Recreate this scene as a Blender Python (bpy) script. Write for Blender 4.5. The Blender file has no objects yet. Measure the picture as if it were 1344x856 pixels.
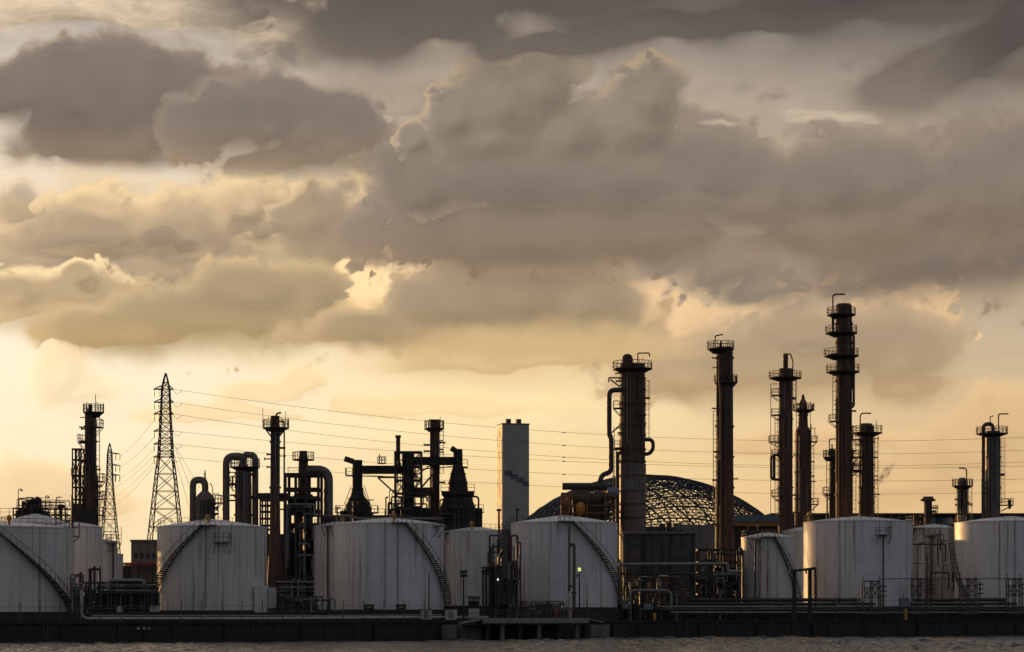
import bpy, math, random
from mathutils import Vector, Matrix
R = math.radians
random.seed(7)
C = bpy.context.scene.collection
SC = bpy.context.scene

# ------------------------------------------------------------------ measuring
# The site was surveyed from the photograph: F photo pixels per unit of tangent, eye height H
# above the water, horizon row HY.  P() turns a photo row/column at a known distance into metres.
F, H, HY, CX = 3031.0, 3.6, 806.0, 672.0
def P(x, y, D): return Vector(((x-CX)*D/F, D, H+(HY-y)*D/F))
def XW(x, D): return (x-CX)*D/F
def ZW(y, D): return H+(HY-y)*D/F
GROUND = 2.6
SUN_AZ, SUN_EL = R(-33), R(5.8)     # azimuth from +Y towards +X
_b = .7007; _a = 323.5
def QD(x): return _a/(1-_b*(min(x, 1500)-CX)/F)     # distance of the quay edge, which runs away to the right
# ------------------------------------------------------------------ sky
def lin(c):
    def f(v):
        v /= 255.0
        return v/12.92 if v <= .04045 else ((v+.055)/1.055)**2.4
    return (f(c[0]), f(c[1]), f(c[2]), 1.0)

def build_sky():
    w = bpy.data.worlds.new("World"); SC.world = w; w.use_nodes = True
    nt = w.node_tree; nt.nodes.clear()
    def N(t, **k):
        n = nt.nodes.new(t)
        for a, b in k.items(): setattr(n, a, b)
        return n
    def put(s, v):
        if isinstance(v, bpy.types.NodeSocket): nt.links.new(v, s)
        else: s.default_value = v
    def M(op, a, b=None, c=None, clamp=False):
        n = N('ShaderNodeMath', operation=op, use_clamp=clamp)
        put(n.inputs[0], a)
        if b is not None: put(n.inputs[1], b)
        if c is not None: put(n.inputs[2], c)
        return n.outputs[0]
    def V(op, a, b=None, c=None):
        n = N('ShaderNodeVectorMath', operation=op)
        put(n.inputs[0], a)
        if b is not None: put(n.inputs[1], b)
        if c is not None: put(n.inputs[2], c)
        return n.outputs['Value'] if op in ('LENGTH', 'DOT_PRODUCT') else n.outputs[0]
    def SS(x, a, b, lo=0., hi=1.):                      # smoothstep a..b
        n = N('ShaderNodeMapRange', interpolation_type='SMOOTHSTEP')
        put(n.inputs[0], x); put(n.inputs[1], a); put(n.inputs[2], b); put(n.inputs[3], lo); put(n.inputs[4], hi)
        return n.outputs[0]
    def MIX(f, a, b):
        n = N('ShaderNodeMix', data_type='RGBA'); n.clamp_factor = True
        put(n.inputs[0], f); put(n.inputs[6], a); put(n.inputs[7], b)
        return n.outputs[2]
    def FBM(v, scale, detail=7., rough=.55, lac=2.1, dist=0.):
        n = N('ShaderNodeTexNoise', noise_dimensions='2D'); n.normalize = True
        put(n.inputs['Vector'], v); n.inputs['Scale'].default_value = scale; n.inputs['Detail'].default_value = detail
        n.inputs['Roughness'].default_value = rough; n.inputs['Lacunarity'].default_value = lac; n.inputs['Distortion'].default_value = dist
        return n
    def XY(x, y):
        n = N('ShaderNodeCombineXYZ'); put(n.inputs[0], x); put(n.inputs[1], y); return n.outputs[0]
    K = F/100.0
    def q(x, y):                                        # bearing and elevation of a measured point, in units of ~1.9 degrees
        dx, dz = (x-CX)/F, (HY-y)/F
        return math.atan(dx)*K, math.atan2(dz, math.hypot(1, dx))*K
    tc = N('ShaderNodeTexCoord'); sep = N('ShaderNodeSeparateXYZ'); nt.links.new(tc.outputs['Generated'], sep.inputs[0])
    dx, dy, dz = sep.outputs
    az = M('ARCTAN2', dx, dy); el = M('ARCSINE', dz)
    p0 = XY(M('MULTIPLY', az, K), M('MULTIPLY', el, K))
    u0 = M('MULTIPLY', az, K); v0 = M('MULTIPLY', el, K)
    # gentle domain warp
    wn = FBM(p0, .9, 3., .5)
    warp = V('MULTIPLY', V('SUBTRACT', wn.outputs['Color'], (.5, .5, .5)), (.34, .28, 0.))
    p = V('ADD', p0, warp)
    # ---- clear, hazy sky behind the clouds
    sky = N('ShaderNodeTexSky', sky_type='NISHITA'); sky.sun_disc = False
    sky.sun_elevation = SUN_EL; sky.sun_rotation = SUN_AZ; sky.air_density = 1.3; sky.dust_density = 3.0
    nish = V('SCALE', sky.outputs[0]); nt.nodes[-1].inputs['Scale'].default_value = .06
    def ramp(x, stops):
        n = N('ShaderNodeValToRGB'); put(n.inputs[0], x); r = n.color_ramp
        while len(r.elements) < len(stops): r.elements.new(.5)
        for e, (pos, c) in zip(r.elements, stops): e.position = pos; e.color = lin(c)
        return n.outputs[0]
    vn = M('DIVIDE', v0, 8.2)
    lft = ramp(vn, [(0., (243,216,168)), (.16, (252,233,187)), (.30, (255,241,205)), (.42, (255,243,214)), (.55, (240,224,196)), (.72, (238,224,200)), (.9, (200,192,184)), (1., (198,190,180))])
    mid = ramp(vn, [(0., (236,206,152)), (.2, (246,218,160)), (.33, (254,233,180)), (.45, (236,205,150)), (.6, (205,185,155)), (.8, (185,172,156)), (1., (170,160,150))])
    rgt = ramp(vn, [(0., (223,188,136)), (.2, (228,194,142)), (.33, (216,190,148)), (.45, (196,180,152)), (.6, (186,172,150)), (.85, (176,165,152)), (1., (150,144,140))])
    base = MIX(SS(u0, -5.5, .3), lft, mid); base = MIX(SS(u0, -.5, 6.), base, rgt)
    base = MIX(.06, base, nish)
    # faint streaks of high cloud
    st = FBM(V('MULTIPLY', p, (.5, 2.6, 0.)), 1.0, 6., .6)
    base = MIX(M('MULTIPLY', SS(st.outputs[0], .45, .72), .28), base, V('MULTIPLY', base, (.84, .82, .80)))
    col = base
    seed = [0.]; p00 = p
    jn = FBM(p0, 1.7, 3., .55)
    jit = V('MULTIPLY', V('SUBTRACT', jn.outputs['Color'], (.5, .5, .5)), (.24, .24, 0.))
    def VOR(v, scale, detail=2., rough=.5):
        n = N('ShaderNodeTexVoronoi', voronoi_dimensions='2D', feature='F1'); n.normalize = False
        put(n.inputs['Vector'], v); n.inputs['Scale'].default_value = scale; n.inputs['Detail'].default_value = detail
        n.inputs['Roughness'].default_value = rough; n.inputs['Lacunarity'].default_value = 2.3
        return n.outputs['Distance']
    def layer(col, ells, core, rim, namp=.6, ns=1.3, soft=.25, rimw=.45, rough=.5, opacity=1., low=None, var=.10, gain=1.3, st=(1., 1.05), tex=.42, d=(-.09, .13), under=1.6, thin=.25, merge=.3, grow=1.32, fill=.25, puffy=.6, vs=1.5, foot=None):
        """One bank of cloud: the union of lens-shaped masses, billowed by cellular noise; the side towards the light is pale."""
        seed[0] += 7.31
        off = (seed[0], seed[0]*1.7, 0.)
        p = V('MULTIPLY_ADD', col, (1e-12, 1e-12, 0.), p00)      # ties the banks into one sequence, so that few values are alive at a time
        fb = FBM(V('MULTIPLY_ADD', p, (st[0], st[1], 1.), off), ns, 6., rough)
        fv = M('SUBTRACT', fb.outputs[0], .5)
        offj = V('ADD', jit, off)
        def dens(pp):
            dd = None
            for e in ells:
                x, y, rx, ry = e[:4]; rot = e[4] if len(e) > 4 else 0.
                cx, cy = q(x, y)
                m = N('ShaderNodeMapping', vector_type='TEXTURE')
                put(m.inputs[0], pp); m.inputs[1].default_value = (cx, cy, 0); m.inputs[2].default_value = (0, 0, R(-rot)); m.inputs[3].default_value = (rx*grow/100., ry*grow/100., 1)
                f = M('SUBTRACT', 1., V('LENGTH', m.outputs[0]))
                dd = f if dd is None else M('SMOOTH_MAX', dd, f, merge)
            k = M('MULTIPLY', SS(dd, .0, .65, 1., .12), SS(dd, -.55, -.18))
            if puffy:
                v = VOR(V('MULTIPLY_ADD', pp, (st[0], st[1], 1.), offj), vs)
                dd = M('MULTIPLY_ADD', M('SUBTRACT', .40, M('SMOOTH_MIN', v, .58, .12)), M('MULTIPLY', k, puffy), dd)
            return dd, k
        E1, k1 = dens(p)
        E2, k2 = dens(V('ADD', p, (d[0], d[1], 0.)))
        D1 = M('ADD', M('MULTIPLY_ADD', fv, M('MULTIPLY', k1, namp*1.6), E1), fill)
        sl = M('SUBTRACT', E1, E2)
        sv = M('MULTIPLY', M('MULTIPLY_ADD', M('MULTIPLY', sl, -6., clamp=True), under*1.6, 1.), soft*(.95 if puffy else 1.1))     # crisp heads, soft feet
        a = SS(D1, 0., sv)
        if foot: a = M('MULTIPLY', a, SS(v0, q(CX, foot[0])[1], q(CX, foot[1])[1]))
        if opacity < 1.: a = M('MULTIPLY', a, opacity)
        lit = M('MULTIPLY', SS(E1, -.42, -.2), M('MULTIPLY', M('MULTIPLY_ADD', sl, gain, .12, clamp=True), SS(D1, rimw*1.25, soft*.4)))
        c = lin(core)
        if low is not None:                              # colour towards the foot of the bank
            (ya, yb, cl) = low
            c = MIX(SS(v0, q(CX, ya)[1], q(CX, yb)[1]), c, lin(cl))
        # the thick middle is darker than the margins; billows catch light on the side of the sun
        k = M('MULTIPLY_ADD', fv, var*2.2, 1.)
        k = M('MULTIPLY_ADD', M('MINIMUM', M('MAXIMUM', sl, -.3), .3), tex, k)
        k = M('ADD', k, SS(D1, .85, 0., -.04, thin))
        g = N('ShaderNodeCombineXYZ'); put(g.inputs[0], k); put(g.inputs[1], k); put(g.inputs[2], k)
        c = V('MULTIPLY', c if isinstance(c, bpy.types.NodeSocket) else c[:3], g.outputs[0])
        c = MIX(lit, c, lin(rim))
        return MIX(a, col, c)
    for L in LAYERS: col = layer(col, **L)
    # ---- the rest of the dome (overhead and behind the viewer): grey evening overcast
    gn = FBM(V('MULTIPLY', tc.outputs['Generated'], (1., 1., 2.)), 2.2, 6., .55)
    gn.noise_dimensions = '3D'
    grey = MIX(gn.outputs[0], DOME[0], DOME[1])
    sunv = (math.sin(SUN_AZ)*math.cos(SUN_EL), math.cos(SUN_AZ)*math.cos(SUN_EL), math.sin(SUN_EL))
    cs = V('DOT_PRODUCT', tc.outputs['Generated'], sunv)
    glow = M('MULTIPLY', SS(cs, .35, 1.), SS(dz, .75, .05))
    rest = MIX(glow, grey, DOME[2])
    inside = M('MULTIPLY', SS(M('ABSOLUTE', u0), 15., 7.6), SS(v0, 11.5, 8.4))
    col = MIX(inside, rest, col)
    col = V('MULTIPLY', col, (1.075, 1.04, 1.045))
    bg = N('ShaderNodeBackground'); put(bg.inputs[0], col); bg.inputs[1].default_value = 1.0
    out = N('ShaderNodeOutputWorld'); nt.links.new(bg.outputs[0], out.inputs[0])
    w.cycles.sampling_method = 'MANUAL'; w.cycles.sample_map_resolution = 512

DOME = ((.155, .165, .185, 1), (.265, .275, .30, 1), (1.0, .72, .38, 1))
LAYERS = [
    # high veil at top left
    dict(ells=[(120,20,440,60),(420,45,190,66)], core=(196,178,151), rim=(234,214,180), namp=1.3, ns=2.4, soft=.7, rimw=1.4, st=(.45,1.8), var=.7, rough=.68, gain=3., tex=1.6, puffy=0., thin=.1),
    dict(ells=[(440,60,80,52),(330,20,90,30)], core=(150,138,123), rim=(205,188,160), namp=1.4, ns=1.8, soft=.9, rough=.66, opacity=.7, rimw=.8, puffy=.3),
    # flat shelf behind the left bank
    dict(ells=[(500,140,230,32),(330,118,120,16),(470,190,110,45)], core=(164,149,132), rim=(200,180,152), namp=.5, soft=.7, st=(.5,1.6), ns=.9, puffy=0., thin=.1),
    # thin low clouds near the horizon
    dict(ells=[(85,500,42,52),(110,520,50,30)], core=(246,222,176), rim=(255,240,205), namp=.6, ns=1.4, soft=.5, opacity=.8),
    dict(ells=[(360,520,70,18),(300,545,110,18),(400,510,30,24),(560,535,150,18)], core=(236,206,150), rim=(250,228,176), namp=.6, ns=1.4, soft=.6, opacity=.6),
    dict(ells=[(60,645,60,38),(20,665,60,40),(110,670,60,26)], core=(226,194,144), rim=(246,220,172), namp=.6, ns=1.6, soft=.4, opacity=.65),
    dict(ells=[(1290,600,110,44),(1180,640,120,30),(1340,560,90,50),(1060,585,120,22)], core=(212,178,130), rim=(232,198,150), namp=.7, ns=1.4, soft=.6, opacity=.75),
    # hazy veils that close the gaps between the banks
    dict(ells=[(900,270,420,120),(650,330,240,110),(1250,330,200,90)], core=(168,152,130), rim=(206,184,150), namp=.8, ns=1.0, soft=.9, opacity=.85, puffy=0., under=.6, var=.3, low=(250,420,(190,166,130))),
    dict(ells=[(220,330,330,80),(250,420,260,46),(60,380,160,60)], core=(206,182,142), rim=(240,214,166), namp=.9, ns=1.2, soft=.9, opacity=.85, puffy=.3, under=.6, var=.35, low=(280,460,(222,194,144))),
    # mid-left field of tan cumulus
    dict(ells=[(180,310,150,46),(60,335,120,46),(330,300,110,50),(250,350,200,44),(330,270,50,34),(130,280,70,26),(230,285,50,30)], core=(178,156,124), rim=(246,218,166), namp=.9, ns=1.6, soft=.4, rimw=.8, var=.3, gain=2.4, tex=1.4, puffy=.9, vs=1.8, thin=.3),
    dict(ells=[(100,310,90,38),(240,310,66,38),(60,350,120,26),(300,345,120,30),(200,360,120,26)], core=(160,142,116), rim=(226,198,150), namp=.9, ns=1.5, soft=.6, rimw=.6, var=.2, gain=1.8, tex=1.2, opacity=.75, puffy=.8),
    dict(ells=[(450,320,74,46),(495,300,36,40),(410,290,44,34),(470,270,44,26)], core=(160,143,118), rim=(232,204,156), namp=.7, ns=1.5, soft=.35, gain=1.6, low=(280,370,(170,150,118)), puffy=.8, vs=1.7),
    # pale sunlit cumulus showing in the gaps
    dict(ells=[(510,290,44,60),(505,225,34,40)], core=(196,170,132), rim=(232,206,160), namp=.8, ns=2.0, soft=.5, rimw=1.1, var=.3, gain=2., tex=1.8, puffy=1.1, vs=2.2),
    dict(ells=[(480,405,60,36,25),(545,375,46,36)], core=(208,178,132), rim=(254,226,170), namp=.8, ns=2.0, soft=.35, rimw=1.2, var=.3, gain=2.6, tex=2.2, puffy=1.2, vs=2.4),
    dict(ells=[(845,425,40,56),(890,440,70,50),(960,450,70,46,-20),(1000,430,50,30,-30),(1190,430,60,40),(880,500,50,30)], core=(200,170,130), rim=(238,204,154), namp=.8, ns=1.8, soft=.35, rimw=1.2, var=.25, gain=2.2, tex=1.8, puffy=1.2, vs=2.0),
    # low right bank
    dict(ells=[(1000,490,150,48),(1110,470,90,56),(1180,475,70,50),(1190,505,60,30),(900,500,90,34),(1060,445,70,34)], core=(166,146,118), rim=(208,180,140), namp=.55, ns=1.3, soft=.3, low=(440,555,(198,170,126)), var=.08, under=2., puffy=.6, vs=1.3),
    # lower left banks
    dict(ells=[(40,405,90,32),(100,390,66,32),(20,390,50,30),(150,395,46,22),(100,362,24,18)], core=(172,151,117), rim=(255,230,176), namp=.6, ns=1.8, soft=.22, rimw=.5, gain=2.6, low=(385,450,(222,194,144)), under=4., tex=.8, puffy=.9, vs=2.2),
    dict(ells=[(350,420,90,48),(270,425,120,42),(170,438,110,30),(410,405,44,50),(330,385,80,36)], core=(164,145,113), rim=(226,198,148), namp=.5, ns=1.3, soft=.3, low=(390,475,(188,161,113)), gain=1.4, under=2., puffy=.7, vs=1.6),
    # lower middle bank with its flat foot
    dict(ells=[(520,437,90,24),(600,405,80,48),(680,395,90,54),(760,405,66,52),(800,432,36,34),(640,440,190,26),(700,355,110,34)], core=(158,140,114), rim=(214,186,140), namp=.45, ns=1.3, soft=.25, low=(380,480,(172,148,108)), gain=1.4, under=1.4, puffy=.65, vs=1.5),
    dict(ells=[(700,470,180,34),(640,480,130,26)], core=(206,178,128), rim=(226,198,146), namp=.4, ns=.9, soft=.8, st=(.6,1.4), opacity=.85, puffy=0.),
    # right middle banks
    dict(ells=[(960,350,84,46),(1010,375,80,40),(900,335,60,36),(1030,345,60,36)], core=(146,131,114), rim=(208,182,146), namp=.6, ns=1.5, soft=.35, gain=1.6, puffy=.7, vs=1.7),
    dict(ells=[(1180,345,90,52),(1260,335,110,58),(1330,310,90,76),(1120,360,50,34)], core=(122,110,100), rim=(190,168,138), namp=.4, ns=1.2, soft=.3, low=(340,420,(152,133,110)), gain=1., under=1.6, puffy=.6, vs=1.4),
    # big main bank
    dict(ells=[(600,225,90,52),(700,230,120,62),(560,245,50,42),(820,235,100,66),(920,240,90,56),(1010,258,90,46),(1090,250,80,52),(1160,240,72,46),(1215,272,66,48),(1290,260,80,66),(1340,240,50,60),(700,310,190,46),(850,305,110,40),(1120,300,130,46)], core=(129,118,106), rim=(196,172,140), fill=.40, grow=1.25, namp=.4, ns=1.4, soft=.22, rimw=.3, low=(230,375,(142,124,102)), gain=1.3, var=.12, under=2.2, puffy=.85, vs=1.9),
    dict(ells=[(640,245,100,44),(770,240,100,40),(900,290,120,30)], core=(134,122,109), rim=(164,148,127), namp=.5, ns=1.3, soft=.7, rimw=.5, gain=1.2, opacity=.45, under=3., low=(220,320,(126,114,100)), puffy=.5, vs=1.4),
    # column above it
    dict(ells=[(660,140,72,52),(710,120,52,44),(600,155,34,36),(640,182,76,38),(750,178,56,44),(850,130,44,44),(830,168,56,44),(545,185,20,22)], core=(136,125,111), rim=(226,196,150), foot=(232,185), fill=.36, grow=1.26, namp=.5, ns=1.8, soft=.22, rimw=.4, gain=1.7, tex=.6, puffy=1.1, vs=2.3),
    # the big dark bank at left: two lobes
    dict(ells=[(150,150,122,76),(195,182,86,62),(95,142,100,54),(245,146,66,54),(20,130,80,36),(150,190,100,46),(285,150,50,40)], core=(122,112,103), rim=(206,182,150), foot=(246,215), namp=.55, ns=1.5, soft=.28, thin=.15, rimw=.35, low=(140,250,(146,127,105)), gain=1.2, var=.14, under=2., puffy=.6, vs=1.4),
    dict(ells=[(400,182,94,56),(345,165,70,50),(445,196,50,46),(370,214,90,34),(300,165,60,46)], core=(122,113,104), rim=(190,170,142), foot=(258,215), namp=.65, ns=1.5, soft=.32, thin=.12, rimw=.3, low=(140,250,(150,131,107)), gain=1.2, var=.12, under=2., puffy=.6, vs=1.5),
    # dark smudges
    dict(ells=[(322,293,30,22),(350,302,34,18),(212,315,32,22),(240,322,30,18),(20,278,46,26),(28,258,20,20)], core=(132,118,101), rim=(190,168,134), namp=1.1, ns=2.2, soft=.9, gain=1.2, opacity=.5, puffy=.9, vs=2.2, grow=1.2, fill=.1, under=2., thin=.1),
    # dark roof of cloud over the top right
    dict(ells=[(900,-20,560,116),(560,45,140,70),(1270,95,170,86),(1120,15,320,96),(700,60,150,56),(860,40,180,58),(1000,30,180,56)], core=(98,90,83), rim=(150,138,124), namp=.35, fill=.3, ns=1.0, soft=.7, rimw=.4, low=(0,150,(130,119,107)), gain=.6, var=.12, st=(.8,1.2), under=1.5, puffy=.3, vs=1.0, thin=.3),
    dict(ells=[(1200,-10,270,88),(1330,60,120,106)], core=(74,69,67), rim=(110,102,95), namp=.4, fill=.1, ns=.8, soft=1.1, opacity=.8, puffy=0.),
    dict(ells=[(700,38,34,20)], core=(164,152,140), rim=(180,168,152), namp=1.0, ns=2.6, soft=1.4, opacity=.5, puffy=.8),
    # little sunlit streaks in the clear patch
    dict(ells=[(1105,155,56,6,6),(950,163,22,3),(1060,158,22,4)], core=(208,190,165), rim=(220,202,176), namp=1.4, ns=3.0, soft=1.4, st=(.6,2.2), opacity=.7, puffy=0.),
]
build_sky()
# ------------------------------------------------------------------ mesh helpers
class MB:
    """Collects boxes, bars, tubes and turned shapes in metres and links them as ONE mesh object."""
    def __init__(s): s.v = []; s.f = []; s.sm = []
    def add(s, vs, fs, smooth=False):
        o = len(s.v); s.v += [tuple(v) for v in vs]
        for f in fs: s.f.append(tuple(i+o for i in f)); s.sm.append(smooth)
        return s
    def box(s, x0, x1, y0, y1, z0, z1):
        vs = [(x, y, z) for z in (z0, z1) for y in (y0, y1) for x in (x0, x1)]
        return s.add(vs, [(0,2,3,1), (4,5,7,6), (0,1,5,4), (2,6,7,3), (0,4,6,2), (1,3,7,5)])
    def bar(s, a, b, w, h=None):
        """square bar from a to b"""
        h = h or w; a = Vector(a); b = Vector(b); d = (b-a)
        if d.length < 1e-6: return s
        d.normalize(); up = Vector((0, 0, 1)) if abs(d.z) < .95 else Vector((0, 1, 0))
        u = d.cross(up).normalized()*w/2; n = u.cross(d).normalized()*h/2
        vs = [p+i*u+j*n for p in (a, b) for i, j in ((-1,-1), (1,-1), (1,1), (-1,1))]
        return s.add(vs, [(3,2,1,0), (4,5,6,7), (0,1,5,4), (1,2,6,5), (2,3,7,6), (3,0,4,7)])
    def tube(s, pts, r, seg=8, caps=True):
        pts = [Vector(p) for p in pts]; n = len(pts); rs = r if isinstance(r, (list, tuple)) else [r]*n
        t0 = (pts[1]-pts[0]).normalized(); ref = Vector((0, 1, 0)) if abs(t0.y) < .9 else Vector((1, 0, 0))
        u = t0.cross(ref).normalized(); vs = []; tp = t0
        for i, p in enumerate(pts):
            t = ((pts[min(i+1, n-1)]-pts[max(i-1, 0)])).normalized()
            q = tp.rotation_difference(t); u = q @ u; u = (u - t*u.dot(t)).normalized(); w = t.cross(u); tp = t
            for k in range(seg):
                a = 2*math.pi*k/seg; vs.append(p+(u*math.cos(a)+w*math.sin(a))*rs[i])
        fs = [(i*seg+k, i*seg+(k+1) % seg, (i+1)*seg+(k+1) % seg, (i+1)*seg+k) for i in range(n-1) for k in range(seg)]
        s.add(vs, fs, True)
        if caps:
            s.add(vs[:seg], [tuple(range(seg-1, -1, -1))]); s.add(vs[-seg:], [tuple(range(seg))])
        return s
    def pipe(s, pts, r, bend=None, seg=8):
        """tube through corner points, the corners rounded"""
        pts = [Vector(p) for p in pts]; b = bend if bend is not None else r*2.6; out = [pts[0]]
        for i in range(1, len(pts)-1):
            a, c, e = pts[i-1], pts[i], pts[i+1]; d1 = (a-c); d2 = (e-c)
            l = min(b, d1.length*.49, d2.length*.49); p1 = c+d1.normalized()*l; p2 = c+d2.normalized()*l
            for k in range(7):
                t = k/6; out.append(p1*(1-t)**2+c*2*t*(1-t)+p2*t*t)
        out.append(pts[-1]); return s.tube(out, r, seg)
    def lathe(s, cx, cy, prof, seg=24, a0=0., a1=2*math.pi, caps=True):
        """prof: list of (z, r) from bottom to top; each straight stretch is smooth around and sharp at its ends"""
        full = abs(a1-a0-2*math.pi) < 1e-6; n = seg if full else seg+1
        ang = [a0+(a1-a0)*k/seg for k in range(n)]
        for (z0, r0), (z1, r1) in zip(prof, prof[1:]):
            vs = [(cx+r0*math.sin(a), cy-r0*math.cos(a), z0) for a in ang]+[(cx+r1*math.sin(a), cy-r1*math.cos(a), z1) for a in ang]
            s.add(vs, [(k, (k+1) % n, n+(k+1) % n, n+k) for k in range(seg)], True)
        if caps and full:
            z, r = prof[0]
            if r > .01: s.add([(cx+r*math.sin(a), cy-r*math.cos(a), z) for a in ang], [tuple(range(n-1, -1, -1))])
            z, r = prof[-1]
            if r > .01: s.add([(cx+r*math.sin(a), cy-r*math.cos(a), z) for a in ang], [tuple(range(n))])
        return s
    def ring(s, cx, cy, z, r, t, a0=0., a1=2*math.pi, seg=24):
        """thin square-section ring bar"""
        n = seg
        for k in range(n):
            b0 = a0+(a1-a0)*k/n; b1 = a0+(a1-a0)*(k+1)/n
            s.bar((cx+r*math.sin(b0), cy-r*math.cos(b0), z), (cx+r*math.sin(b1), cy-r*math.cos(b1), z), t)
        return s
    def cyl(s, cx, cy, z0, z1, r, seg=16): return s.lathe(cx, cy, [(z0, r), (z1, r)], seg)
    def build(s, name, mat, parent=None):
        if not s.v: return None
        me = bpy.data.meshes.new(name)
        if parent is not None: o = Vector(parent['_o'])
        else:
            xs = [v[0] for v in s.v]; ys = [v[1] for v in s.v]; zs = [v[2] for v in s.v]
            o = Vector(((min(xs)+max(xs))/2, (min(ys)+max(ys))/2, min(zs)))
        me.from_pydata([(v[0]-o.x, v[1]-o.y, v[2]-o.z) for v in s.v], [], s.f)
        me.polygons.foreach_set('use_smooth', s.sm); me.materials.append(MAT[mat] if isinstance(mat, str) else mat)
        ob = bpy.data.objects.new(name, me); C.objects.link(ob); ob['_o'] = tuple(o)
        if parent is not None: ob.parent = parent
        else: ob.location = o
        return ob

def tag(o, label=None, cat=None, group=None, kind=None):
    if label: o['label'] = label
    if cat: o['category'] = cat
    if group: o['group'] = group
    if kind: o['kind'] = kind
    return o
def thing(name, label, cat, loc, group=None):
    o = bpy.data.objects.new(name, None); C.objects.link(o); o.location = loc; o['_o'] = tuple(loc); o.empty_display_size = .5
    return tag(o, label, cat, group)
def copy_thing(root, loc, label=None, group=None):
    r = root.copy(); C.objects.link(r); r.location = loc; r['_o'] = tuple(loc)
    if label: r['label'] = label
    if group: r['group'] = group
    for ch in root.children:
        c = ch.copy(); C.objects.link(c); c.parent = r
        for g in ch.children:
            d = g.copy(); C.objects.link(d); d.parent = c
    return r

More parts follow.
